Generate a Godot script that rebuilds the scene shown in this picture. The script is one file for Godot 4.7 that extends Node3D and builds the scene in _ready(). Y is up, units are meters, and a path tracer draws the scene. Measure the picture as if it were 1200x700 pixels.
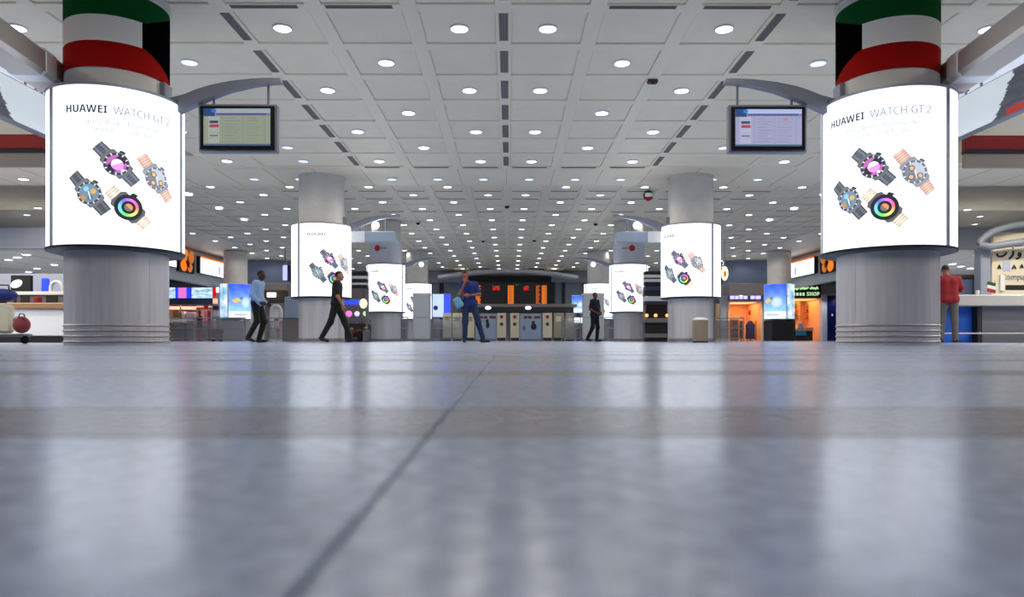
extends Node3D
# An airport hall seen from just above its polished floor. Units are metres, y is up, the camera looks along -z.
# The lens: F pixels of focal length in a 1200 x 700 frame, shifted up so that the horizon lies below the middle.
const F := 835.0
const HORIZON := 398.25
const VANISH := 596.74
const EYE := Vector3(0.0756, 0.07, 0.0)
const M := 1.2            # ceiling module
const ROW := 9.68         # distance of the first downlight row
const CEIL := 4.288       # underside of the near ceiling
const HIGH := 4.71        # underside of the raised ceiling beyond the second pillars
const STEP := 19.5        # where the raised ceiling begins

var taken := {}
var M_ := {}
var shapes := {}

# ---------------------------------------------------------------- mesh builder
class MB:
	var v := PackedVector3Array()
	var n := PackedVector3Array()
	var u := PackedVector2Array()
	func tri(a: Vector3, b: Vector3, c: Vector3, na: Vector3, nb: Vector3, nc: Vector3, ua := Vector2.ZERO, ub := Vector2.ZERO, uc := Vector2.ZERO) -> void:
		if (b - a).cross(c - a).dot(na + nb + nc) > 0.0:      # front faces run clockwise
			v.append_array([a, c, b]); n.append_array([na, nc, nb]); u.append_array([ua, uc, ub])
		else:
			v.append_array([a, b, c]); n.append_array([na, nb, nc]); u.append_array([ua, ub, uc])
	func quad(a: Vector3, b: Vector3, c: Vector3, d: Vector3, nn: Vector3) -> void:
		tri(a, b, c, nn, nn, nn, Vector2(0, 1), Vector2(1, 1), Vector2(1, 0))
		tri(a, c, d, nn, nn, nn, Vector2(0, 1), Vector2(1, 0), Vector2(0, 0))
	func box(c: Vector3, s: Vector3, ch := 0.0, b := Basis()) -> MB:
		var h := s / 2.0
		var k: float = minf(ch, minf(h.x, minf(h.y, h.z)) * 0.9)
		for ax in 3:
			for sg in [-1.0, 1.0]:
				var i := (ax + 1) % 3
				var j := (ax + 2) % 3
				var nn := Vector3.ZERO
				nn[ax] = sg
				var q := []
				for e in [[-1, -1], [1, -1], [1, 1], [-1, 1]]:
					var p := Vector3.ZERO
					p[ax] = sg * h[ax]; p[i] = e[0] * (h[i] - k); p[j] = e[1] * (h[j] - k)
					q.append(c + b * p)
				quad(q[0], q[1], q[2], q[3], b * nn)
		if k > 0.0:
			for ax in 3:
				var i := (ax + 1) % 3
				var j := (ax + 2) % 3
				for si in [-1.0, 1.0]:
					for sj in [-1.0, 1.0]:
						var q := []
						for e in [-1.0, 1.0]:
							var p := Vector3.ZERO
							p[ax] = e * (h[ax] - k); p[i] = si * h[i]; p[j] = sj * (h[j] - k)
							var r := Vector3.ZERO
							r[ax] = e * (h[ax] - k); r[i] = si * (h[i] - k); r[j] = sj * h[j]
							q.append(c + b * p); q.append(c + b * r)
						var nn := Vector3.ZERO
						nn[i] = si; nn[j] = sj
						quad(q[0], q[1], q[3], q[2], (b * nn).normalized())
			for sx in [-1.0, 1.0]:
				for sy in [-1.0, 1.0]:
					for sz in [-1.0, 1.0]:
						var nn := (b * Vector3(sx, sy, sz)).normalized()
						tri(c + b * Vector3(sx * h.x, sy * (h.y - k), sz * (h.z - k)), c + b * Vector3(sx * (h.x - k), sy * h.y, sz * (h.z - k)), c + b * Vector3(sx * (h.x - k), sy * (h.y - k), sz * h.z), nn, nn, nn)
		return self
	func lathe(prof: Array, seg := 32, at := Vector3.ZERO, b := Basis()) -> MB:
		# prof: points (radius, height) going up the outside
		var ns := []
		for i in prof.size() - 1:
			var d: Vector2 = (prof[i + 1] - prof[i])
			ns.append(Vector2(d.y, -d.x).normalized())
		for i in prof.size() - 1:
			var n0: Vector2 = ns[i]
			var n1: Vector2 = ns[i]
			if i > 0 and ns[i - 1].dot(ns[i]) > 0.75: n0 = (ns[i - 1] + ns[i]).normalized()
			if i < ns.size() - 1 and ns[i + 1].dot(ns[i]) > 0.75: n1 = (ns[i + 1] + ns[i]).normalized()
			for j in seg:
				var a := TAU * j / seg
				var c := TAU * (j + 1) / seg
				var p := []
				for e in [[a, 0], [c, 0], [c, 1], [a, 1]]:
					var q: Vector2 = prof[i + e[1]]
					var nn: Vector2 = n1 if e[1] else n0
					p.append(at + b * Vector3(q.x * sin(e[0]), q.y, q.x * cos(e[0])))
					p.append(b * Vector3(nn.x * sin(e[0]), nn.y, nn.x * cos(e[0])))
				if prof[i].x > 1e-5: tri(p[0], p[2], p[4], p[1], p[3], p[5])
				if prof[i + 1].x > 1e-5: tri(p[0], p[4], p[6], p[1], p[5], p[7])
		return self
	func ball(c: Vector3, r: Vector3, rings := 10, seg := 16, b := Basis()) -> MB:
		for i in rings:
			for j in seg:
				var q := []
				for e in [[0, 0], [0, 1], [1, 1], [1, 0]]:
					var t = PI * (i + e[0]) / rings
					var a = TAU * (j + e[1]) / seg
					var d := Vector3(sin(t) * sin(a), cos(t), sin(t) * cos(a))
					q.append(c + b * (d * r)); q.append((b * (d / r)).normalized())
				if i < rings - 1: tri(q[0], q[4], q[6], q[1], q[5], q[7])
				if i > 0: tri(q[0], q[2], q[4], q[1], q[3], q[5])
		return self
	func tube(pts: Array, r: float, seg := 8, r2 := -1.0) -> MB:
		var up := Vector3(0.0, 1.0, 0.013)
		var ring := []
		for i in pts.size():
			var d: Vector3 = (pts[mini(i + 1, pts.size() - 1)] - pts[maxi(i - 1, 0)]).normalized()
			if absf(d.dot(up.normalized())) > 0.95: up = Vector3(0.01, 0.0, 1.0)
			var s := d.cross(up).normalized()
			var t := s.cross(d).normalized()
			var rr := r if r2 < 0.0 else lerpf(r, r2, float(i) / (pts.size() - 1))
			var row := []
			for j in seg:
				var a := TAU * j / seg
				var o := s * cos(a) + t * sin(a)
				row.append([pts[i] + o * rr, o])
			ring.append(row)
		for i in pts.size() - 1:
			for j in seg:
				var a: Array = ring[i][j]
				var b: Array = ring[i][(j + 1) % seg]
				var c: Array = ring[i + 1][(j + 1) % seg]
				var d: Array = ring[i + 1][j]
				tri(a[0], b[0], c[0], a[1], b[1], c[1]); tri(a[0], c[0], d[0], a[1], c[1], d[1])
		for e in [0, pts.size() - 1]:
			var nn: Vector3 = (pts[0] - pts[1]).normalized() if e == 0 else (pts[e] - pts[e - 1]).normalized()
			for j in range(1, seg - 1):
				tri(ring[e][0][0], ring[e][j][0], ring[e][j + 1][0], nn, nn, nn)
		return self
	func extrude(poly: PackedVector2Array, z0: float, z1: float, b := Basis(), at := Vector3.ZERO) -> MB:
		var t := Geometry2D.triangulate_polygon(poly)
		for z in [z0, z1]:
			var nn := b * Vector3(0, 0, -1.0 if z == minf(z0, z1) else 1.0)
			for i in range(0, t.size(), 3):
				var q := []
				for k in 3: q.append(at + b * Vector3(poly[t[i + k]].x, poly[t[i + k]].y, z))
				tri(q[0], q[1], q[2], nn, nn, nn)
		var turn := 1.0 if Geometry2D.is_polygon_clockwise(poly) else -1.0
		for i in poly.size():
			var p := poly[i]
			var q := poly[(i + 1) % poly.size()]
			var d := (q - p).normalized()
			var nn := b * Vector3(-d.y * turn, d.x * turn, 0)
			quad(at + b * Vector3(p.x, p.y, z0), at + b * Vector3(q.x, q.y, z0), at + b * Vector3(q.x, q.y, z1), at + b * Vector3(p.x, p.y, z1), nn)
		return self
	func arc(ri: float, ro: float, angles: Array, lo: Array, hi: Array) -> MB:
		# a curved slab; angles run from the side that faces +z towards +x; lo and hi are its heights at each angle
		var m := angles.size() - 1
		for i in m:
			var p := []
			for k in [i, i + 1]:
				var d := Vector3(sin(angles[k]), 0, cos(angles[k]))
				p.append([d * ri + Vector3.UP * lo[k], d * ro + Vector3.UP * lo[k], d * ro + Vector3.UP * hi[k], d * ri + Vector3.UP * hi[k], d])
			var ua := float(i) / m
			var ub := float(i + 1) / m
			var a: Array = p[0]
			var b: Array = p[1]
			tri(a[1], b[1], b[2], a[4], b[4], b[4], Vector2(ua, 1), Vector2(ub, 1), Vector2(ub, 0))
			tri(a[1], b[2], a[2], a[4], b[4], a[4], Vector2(ua, 1), Vector2(ub, 0), Vector2(ua, 0))
			tri(a[0], b[0], b[3], -a[4], -b[4], -b[4]); tri(a[0], b[3], a[3], -a[4], -b[4], -a[4])
			quad(a[2], b[2], b[3], a[3], Vector3.UP)
			quad(a[1], b[1], b[0], a[0], Vector3.DOWN)
			if i == 0: quad(a[0], a[1], a[2], a[3], Vector3(-cos(angles[0]), 0, sin(angles[0])))
			if i == m - 1: quad(b[0], b[1], b[2], b[3], Vector3(cos(angles[m]), 0, -sin(angles[m])))
		return self
	func mesh() -> ArrayMesh:
		var a := []
		a.resize(Mesh.ARRAY_MAX)
		a[Mesh.ARRAY_VERTEX] = v; a[Mesh.ARRAY_NORMAL] = n; a[Mesh.ARRAY_TEX_UV] = u
		var m := ArrayMesh.new()
		m.add_surface_from_arrays(Mesh.PRIMITIVE_TRIANGLES, a)
		return m

func mb() -> MB: return MB.new()
func even(a0: float, a1: float, k: int) -> Array:
	var out := []
	for i in k + 1: out.append(lerpf(a0, a1, float(i) / k))
	return out
func sheet(ri: float, ro: float, a0: float, a1: float, y0: float, y1: float, k := 24) -> MB:
	var lo := []
	var hi := []
	for i in k + 1: lo.append(y0); hi.append(y1)
	return mb().arc(ri, ro, even(deg_to_rad(a0), deg_to_rad(a1), k), lo, hi)

# ---------------------------------------------------------------- objects
func numbered(s: String) -> String:
	var k: int = taken.get(s, 0)
	taken[s] = k + 1
	return s if k == 0 else "%s_%03d" % [s, k]
func obj(called: String, shape, mat: Material, parent: Node = self, pos := Vector3.ZERO) -> MeshInstance3D:
	var o := MeshInstance3D.new()
	o.mesh = shape.mesh() if shape is MB else shape
	o.material_override = mat
	o.name = numbered(called) if parent == self else called
	parent.add_child(o, true)
	o.position = pos
	return o
func tag(o: Node, label: String, category: String, group := "") -> Node:
	o.set_meta("label", label); o.set_meta("category", category)
	if group: o.set_meta("group", group)
	return o
func thing(called: String, label: String, category: String, pos := Vector3.ZERO, turn := 0.0, group := "") -> Node3D:
	var o := Node3D.new()
	o.name = numbered(called)
	add_child(o)
	o.position = pos
	o.rotation.y = turn
	tag(o, label, category, group)
	return o
func struct(called: String, shape, mat: Material, label := "") -> MeshInstance3D:
	var o := obj(called, shape, mat)
	o.set_meta("kind", "structure")
	if label: o.set_meta("label", label)
	return o
func dup(t: Node3D, called: String, label: String, pos: Vector3, turn := 0.0, group := "") -> Node3D:
	var r: Node3D = t.duplicate()
	r.name = numbered(called)
	add_child(r)
	r.position = pos; r.rotation.y = turn
	r.set_meta("label", label)
	if group: r.set_meta("group", group)
	return r
func at(px: float, py: float, d: float) -> Vector3:      # the place at depth d that the photograph shows at that pixel
	return Vector3(EYE.x + (px - VANISH) / F * d, EYE.y + (HORIZON - py) / F * d, -d)
func px_box(x0: float, y0: float, x1: float, y1: float, d: float, deep: float, ch := 0.01) -> MB:
	var a := at(x0, y0, d)
	var b := at(x1, y1, d)
	var low := 0.0 if y1 >= 398.0 else b.y
	return mb().box(Vector3((a.x + b.x) / 2, (a.y + low) / 2, -d - deep / 2), Vector3(b.x - a.x, a.y - low, deep), ch)

# ---------------------------------------------------------------- materials
func mat(color: Color, rough := 0.6, metal := 0.0, spec := 0.5) -> StandardMaterial3D:
	var m := StandardMaterial3D.new()
	m.albedo_color = color; m.roughness = rough; m.metallic = metal; m.metallic_specular = spec
	return m
func glow(color: Color, energy: float, tex: Texture2D = null) -> StandardMaterial3D:
	var m := mat(color if tex == null else Color.WHITE, 0.3)
	m.emission_enabled = true
	m.emission_energy_multiplier = energy
	if tex:
		m.albedo_texture = tex
		m.emission_texture = tex
		m.albedo_color = Color(0.7, 0.7, 0.7)
	else:
		m.emission = color
	return m
func noise(freq: float, octaves: int, c0: Color, c1: Color, size := 512, kind := FastNoiseLite.TYPE_SIMPLEX_SMOOTH, sd := 1, normal := false) -> NoiseTexture2D:
	var f := FastNoiseLite.new()
	f.noise_type = kind; f.frequency = freq; f.fractal_octaves = octaves; f.seed = sd
	var t := NoiseTexture2D.new()
	t.width = size; t.height = size; t.seamless = true; t.noise = f
	if normal:
		t.as_normal_map = true; t.bump_strength = 4.0
	else:
		var g := Gradient.new()
		g.set_color(0, c0); g.set_color(1, c1)
		t.color_ramp = g
	return t
func textured(m: StandardMaterial3D, t: Texture2D, per_metre: float) -> StandardMaterial3D:
	m.albedo_texture = t
	m.uv1_triplanar = true; m.uv1_world_triplanar = true
	m.uv1_scale = Vector3.ONE * per_metre
	return m

# ---------------------------------------------------------------- people: distance fields meshed with surface nets
func capsule(a: Vector3, b: Vector3, ra: float, rb: float) -> Array: return [a, b, ra, rb]
func egg(c: Vector3, r: Vector3, b := Basis()) -> Array: return [c, r, b]
func nets(out: MB, bones: Array, cell: float, k: float) -> void:
	var lo := Vector3.ONE * 1e9
	var hi := -lo
	for q in bones:
		if q.size() == 4:
			var r: float = maxf(q[2], q[3])
			lo = lo.min(q[0].min(q[1]) - Vector3.ONE * r); hi = hi.max(q[0].max(q[1]) + Vector3.ONE * r)
		else:
			var r: float = maxf(q[1].x, maxf(q[1].y, q[1].z))
			lo = lo.min(q[0] - Vector3.ONE * r); hi = hi.max(q[0] + Vector3.ONE * r)
	var pad := 3.0 / k + cell * 2.0
	lo -= Vector3.ONE * pad; hi += Vector3.ONE * pad
	var nx := int((hi.x - lo.x) / cell) + 2
	var ny := int((hi.y - lo.y) / cell) + 2
	var nz := int((hi.z - lo.z) / cell) + 2
	var f := PackedFloat32Array()
	f.resize(nx * ny * nz)
	for q in bones:
		var cap: bool = q.size() == 4
		var r: float = maxf(q[2], q[3]) if cap else maxf(q[1].x, maxf(q[1].y, q[1].z))
		var bl: Vector3 = (q[0].min(q[1]) if cap else q[0]) - Vector3.ONE * (r + pad - cell)
		var bh: Vector3 = (q[0].max(q[1]) if cap else q[0]) + Vector3.ONE * (r + pad - cell)
		var i0 := maxi(0, int((bl.x - lo.x) / cell)); var i1 := mini(nx - 1, int((bh.x - lo.x) / cell) + 1)
		var j0 := maxi(0, int((bl.y - lo.y) / cell)); var j1 := mini(ny - 1, int((bh.y - lo.y) / cell) + 1)
		var k0 := maxi(0, int((bl.z - lo.z) / cell)); var k1 := mini(nz - 1, int((bh.z - lo.z) / cell) + 1)
		var a: Vector3 = q[0]
		var ab: Vector3 = q[1] - q[0] if cap else Vector3.ONE
		var ll: float = maxf(ab.length_squared(), 1e-8)
		var ra: float = q[2] if cap else 0.0
		var dr: float = q[3] - q[2] if cap else 0.0
		var inv: Basis = Basis() if cap else q[2].inverse()
		var small: float = 0.0 if cap else minf(q[1].x, minf(q[1].y, q[1].z))
		for i in range(i0, i1 + 1):
			for j in range(j0, j1 + 1):
				var base := (i * ny + j) * nz
				for l in range(k0, k1 + 1):
					var p := lo + Vector3(i, j, l) * cell - a
					var d: float
					if cap:
						var t := clampf(p.dot(ab) / ll, 0.0, 1.0)
						d = (p - ab * t).length() - ra - dr * t
					else:
						d = (((inv * p) / q[1]).length() - 1.0) * small
					if d < 0.09: f[base + l] += exp(-k * d)
	var at_ := PackedInt32Array()
	at_.resize(f.size())
	at_.fill(-1)
	var pts := PackedVector3Array()
	var sy := nz
	var sx := ny * nz
	var off := [0, 1, sy, sy + 1, sx, sx + 1, sx + sy, sx + sy + 1]
	var edges := [[0, 1], [2, 3], [4, 5], [6, 7], [0, 2], [1, 3], [4, 6], [5, 7], [0, 4], [1, 5], [2, 6], [3, 7]]
	var corner := [Vector3(0, 0, 0), Vector3(0, 0, 1), Vector3(0, 1, 0), Vector3(0, 1, 1), Vector3(1, 0, 0), Vector3(1, 0, 1), Vector3(1, 1, 0), Vector3(1, 1, 1)]
	for i in nx - 1:
		for j in ny - 1:
			var base := (i * ny + j) * nz
			for l in nz - 1:
				var c := base + l
				var m := 0
				if f[c] >= 1.0: m += 1
				if f[c + 1] >= 1.0: m += 1
				if f[c + sy] >= 1.0: m += 1
				if f[c + sy + 1] >= 1.0: m += 1
				if f[c + sx] >= 1.0: m += 1
				if f[c + sx + 1] >= 1.0: m += 1
				if f[c + sx + sy] >= 1.0: m += 1
				if f[c + sx + sy + 1] >= 1.0: m += 1
				if m == 0 or m == 8: continue
				var sum := Vector3.ZERO
				var cnt := 0
				for e in edges:
					var fa: float = f[c + off[e[0]]]
					var fb: float = f[c + off[e[1]]]
					if (fa >= 1.0) == (fb >= 1.0): continue
					var da := log(maxf(fa, 1e-6))
					var db := log(maxf(fb, 1e-6))
					sum += (corner[e[0]] as Vector3).lerp(corner[e[1]], da / (da - db))
					cnt += 1
				at_[c] = pts.size()
				pts.append(lo + (Vector3(i, j, l) + sum / cnt) * cell)
	var ns := PackedVector3Array()
	ns.resize(pts.size())
	var tris := PackedInt32Array()
	for i in range(1, nx - 1):
		for j in range(1, ny - 1):
			var base := (i * ny + j) * nz
			for l in range(1, nz - 1):
				var c := base + l
				var inside := f[c] >= 1.0
				for ax in 3:
					var step: int = [sx, sy, 1][ax]
					if (f[c + step] >= 1.0) == inside: continue
					var u: int = [sy, 1, sx][ax]
					var w: int = [1, sx, sy][ax]
					var q := [at_[c], at_[c - u], at_[c - u - w], at_[c - w]]
					if q.min() < 0: continue
					var nn: Vector3 = (pts[q[1]] - pts[q[0]]).cross(pts[q[2]] - pts[q[0]]) + (pts[q[2]] - pts[q[0]]).cross(pts[q[3]] - pts[q[0]])
					var want := Vector3.ZERO
					want[ax] = 1.0 if inside else -1.0
					if nn.dot(want) < 0.0: nn = -nn
					for e in q: ns[e] += nn
					tris.append_array([q[0], q[1], q[2], q[0], q[2], q[3]])
	for i in ns.size(): ns[i] = ns[i].normalized()
	for i in range(0, tris.size(), 3):
		out.tri(pts[tris[i]], pts[tris[i + 1]], pts[tris[i + 2]], ns[tris[i]], ns[tris[i + 1]], ns[tris[i + 2]])

func hand(out: MB, wrist: Vector3, along: Vector3, palm: Vector3, thumb_side: float, curl: float) -> void:
	# along: from the wrist to the knuckles; palm: the way the palm faces
	var d := along.normalized()
	var p := (palm - d * palm.dot(d)).normalized()
	var s := d.cross(p) * thumb_side          # towards the thumb
	var bones := []
	var w := wrist
	bones.append(capsule(w - d * 0.03, w + d * 0.02, 0.025, 0.024))
	var lens := [0.072, 0.08, 0.074, 0.058]
	for k in 4:
		var across := s * (0.031 - 0.021 * k)
		var kn := w + d * (0.088 - 0.004 * absf(k - 1.0)) + across
		bones.append(capsule(w + d * 0.02 + across * 0.6, kn, 0.015, 0.012))
		var d1 := (d * cos(curl * 0.6) + p * sin(curl * 0.6)).normalized()
		var d2 := (d * cos(curl * 1.5) + p * sin(curl * 1.5)).normalized()
		var d3 := (d * cos(curl * 2.2) + p * sin(curl * 2.2)).normalized()
		var l: float = lens[k]
		var a := kn + d1 * l * 0.48
		var b := a + d2 * l * 0.3
		bones.append(capsule(kn, a, 0.0095, 0.0088)); bones.append(capsule(a, b, 0.0088, 0.008)); bones.append(capsule(b, b + d3 * l * 0.24, 0.008, 0.0068))
	var t0 := w + d * 0.025 + s * 0.022
	var t1 := t0 + (d * 0.6 + s * 0.7 + p * 0.35).normalized() * 0.042
	var t2 := t1 + (d * 0.85 + s * 0.25 + p * 0.4).normalized() * 0.032
	bones.append(capsule(t0, t1, 0.017, 0.012)); bones.append(capsule(t1, t2, 0.011, 0.0095)); bones.append(capsule(t2, t2 + (d + p * 0.45).normalized() * 0.022, 0.0095, 0.0078))
	nets(out, bones, 0.0055, 260.0)

func person(label: String, pos: Vector3, yaw: float, pose: Dictionary, look: Dictionary) -> Node3D:
	# local axes: +z is the way the person faces, +x the person's own left
	var j := {
		"pelvis": Vector3(0, 0.95, 0), "waist": Vector3(0, 1.12, 0.0), "chest": Vector3(0, 1.3, 0.005), "neck": Vector3(0, 1.48, 0.0), "head": Vector3(0, 1.62, 0.025),
		"sl": Vector3(0.175, 1.425, 0), "el": Vector3(0.225, 1.14, -0.02), "wl": Vector3(0.225, 0.9, 0.06), "sr": Vector3(-0.175, 1.425, 0), "er": Vector3(-0.225, 1.14, -0.02), "wr": Vector3(-0.225, 0.9, 0.06),
		"hl": Vector3(0.09, 0.92, 0), "kl": Vector3(0.1, 0.5, 0.02), "al": Vector3(0.105, 0.085, -0.01), "hr": Vector3(-0.09, 0.92, 0), "kr": Vector3(-0.1, 0.5, 0.02), "ar": Vector3(-0.105, 0.085, -0.01),
		"tl": Vector3(0.02, -0.006, 0.17), "tr": Vector3(-0.02, -0.006, 0.17), "turn": 0.0, "nod": 0.0,
		"hand_l": Vector3(0, -1, 0.15), "hand_r": Vector3(0, -1, 0.15), "palm_l": Vector3(-1, 0, 0), "palm_r": Vector3(1, 0, 0), "curl_l": 0.4, "curl_r": 0.4,
	}
	j.merge(pose, true)
	var o := thing("person", label, "person", pos, yaw)
	var wide: float = look.get("wide", 1.0)
	var trunk := func(grow: float) -> Array:
		var b := []
		var s: Vector3 = (j.sr - j.sl)
		b.append(capsule(j.sl + s * 0.08, j.sr - s * 0.08, 0.058 + grow, 0.058 + grow))
		for sg in [-1.0, 1.0]:
			b.append(capsule(j.chest + Vector3(0.072 * sg * wide, 0.04, 0), j.waist + Vector3(0.058 * sg * wide, 0, 0), (0.093 + grow) * wide, (0.084 + grow) * wide))
			b.append(capsule(j.waist + Vector3(0.058 * sg * wide, 0, 0), j.pelvis + Vector3(0.066 * sg * wide, 0, 0), (0.084 + grow) * wide, (0.09 + grow) * wide))
		if look.has("belly"): b.append(capsule(j.waist + Vector3(0, 0.03, 0.06), j.waist + Vector3(0, -0.1, 0.065), 0.1 + grow, 0.1 + grow))
		return b
	# skin: one continuous body
	var skin := mb()
	var bones: Array = trunk.call(0.0)
	bones.append(capsule(j.neck + Vector3(0, -0.06, -0.005), j.head + Vector3(0, -0.06, -0.02), 0.056, 0.05))
	for s in ["l", "r"]:
		bones.append(capsule(j["s" + s], j["e" + s], 0.05, 0.039)); bones.append(capsule(j["e" + s], j["w" + s], 0.039, 0.026))
		bones.append(capsule(j["h" + s], j["k" + s], 0.082, 0.052)); bones.append(capsule(j["k" + s], j["a" + s], 0.052, 0.036))
		bones.append(capsule(j["a" + s] - Vector3(0, 0.04, 0), j["a" + s] - Vector3(0, 0.04, 0) + j["t" + s] * 0.8, 0.033, 0.027))
	nets(skin, bones, 0.016, 60.0)
	var hb := Basis(Vector3.UP, j.turn) * Basis(Vector3.RIGHT, j.nod)
	var h: Vector3 = j.head
	nets(skin, [
		egg(h + hb * Vector3(0, 0.03, -0.015), Vector3(0.073, 0.088, 0.092), hb), egg(h + hb * Vector3(0, -0.035, 0.022), Vector3(0.058, 0.08, 0.066), hb), egg(h + hb * Vector3(0, -0.092, 0.055), Vector3(0.028, 0.022, 0.024), hb),
		capsule(h + hb * Vector3(0, 0.008, 0.082), h + hb * Vector3(0, -0.03, 0.1), 0.008, 0.013), capsule(h + hb * Vector3(-0.035, 0.024, 0.073), h + hb * Vector3(0.035, 0.024, 0.073), 0.011, 0.011),
		capsule(h + hb * Vector3(-0.02, -0.058, 0.078), h + hb * Vector3(0.02, -0.058, 0.078), 0.009, 0.009),
		egg(h + hb * Vector3(0.076, -0.005, -0.01), Vector3(0.011, 0.031, 0.019), hb), egg(h + hb * Vector3(-0.076, -0.005, -0.01), Vector3(0.011, 0.031, 0.019), hb),
		capsule(h + hb * Vector3(0, -0.05, -0.02), j.neck, 0.048, 0.05),
	], 0.008, 150.0)
	hand(skin, j.wl, j.hand_l, j.palm_l, 1.0, j.curl_l)
	hand(skin, j.wr, j.hand_r, j.palm_r, -1.0, j.curl_r)
	obj("body", skin, mat(look.skin, 0.55), o)
	for sg in [-1.0, 1.0]: obj("eye", mb().ball(h + hb * Vector3(0.03 * sg, 0.006, 0.08), Vector3(0.011, 0.007, 0.008), 6, 10), mat(Color(0.05, 0.04, 0.035), 0.2), o)
	obj("mouth", mb().ball(h + hb * Vector3(0, -0.06, 0.087), Vector3(0.022, 0.004, 0.005), 6, 10), mat(Color(0.36, 0.15, 0.13), 0.5), o)
	# hair: a cap that leaves the face free
	var hair := mb()
	var hr := Vector3(0.079, 0.094, 0.1)
	for i in 10:
		for q in 24:
			var e := []
			for c in [[0, 0], [0, 1], [1, 1], [1, 0]]:
				var a: float = TAU * (q + c[1]) / 24.0
				var low: float = lerpf(2.15, 1.02, smoothstep(-0.35, 0.75, cos(a)))
				var t: float = low * (i + c[0]) / 10.0
				var d := Vector3(sin(t) * sin(a), cos(t), sin(t) * cos(a))
				var edge: float = 1.0 - 0.09 * smoothstep(0.8, 1.0, (i + c[0]) / 10.0)
				e.append(h + hb * (Vector3(0, 0.03, -0.015) + d * hr * edge)); e.append((hb * (d / hr)).normalized())
			hair.tri(e[0], e[4], e[6], e[1], e[5], e[7]); hair.tri(e[0], e[2], e[4], e[1], e[3], e[5])
	obj("hair", hair, mat(look.hair, 0.75), o)
	# clothes
	var shirt: Array = trunk.call(0.016)
	for s in ["l", "r"]:
		var sleeve: float = look.get("sleeve", 0.72)
		var sh: Vector3 = j["s" + s]
		var e: Vector3 = j["e" + s]
		shirt.append(capsule(sh, sh.lerp(e, minf(sleeve, 1.0)), 0.064, 0.06))
		if sleeve > 1.0: shirt.append(capsule(e, e.lerp(j["w" + s], sleeve - 1.0), 0.05, 0.038))
	shirt.append(capsule(j.neck + Vector3(0, -0.05, -0.005), j.neck + Vector3(0, -0.012, -0.003), 0.07, 0.062))
	shirt.append(capsule(j.pelvis + Vector3(-0.075 * wide, 0.0, 0), j.pelvis + Vector3(0.075 * wide, 0.0, 0), 0.112 * wide, 0.112 * wide))
	var cloth := mb()
	nets(cloth, shirt, 0.016, 60.0)
	obj("shirt", cloth, look.shirt, o)
	var legs := []
	legs.append(capsule(j.hl + Vector3(0, 0.045, 0), j.hr + Vector3(0, 0.045, 0), 0.1 * wide, 0.1 * wide))
	for s in ["l", "r"]:
		legs.append(capsule(j["h" + s], j["k" + s], 0.094, 0.07)); legs.append(capsule(j["k" + s], j["a" + s] + Vector3(0, 0.015, 0), 0.07, 0.06))
	var tr := mb()
	nets(tr, legs, 0.016, 60.0)
	obj("trousers", tr, look.trousers, o)
	for s in ["l", "r"]:
		var sm := mb()
		var a: Vector3 = j["a" + s]
		var t: Vector3 = j["t" + s]
		var low: Vector3 = Vector3(a.x, a.y - 0.04, a.z)
		nets(sm, [capsule(low - t.normalized() * 0.045, low + t * 0.9, 0.043, 0.037), capsule(a, low, 0.045, 0.045)], 0.012, 90.0)
		obj("shoe", sm, look.shoe, o)
	return o

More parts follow.
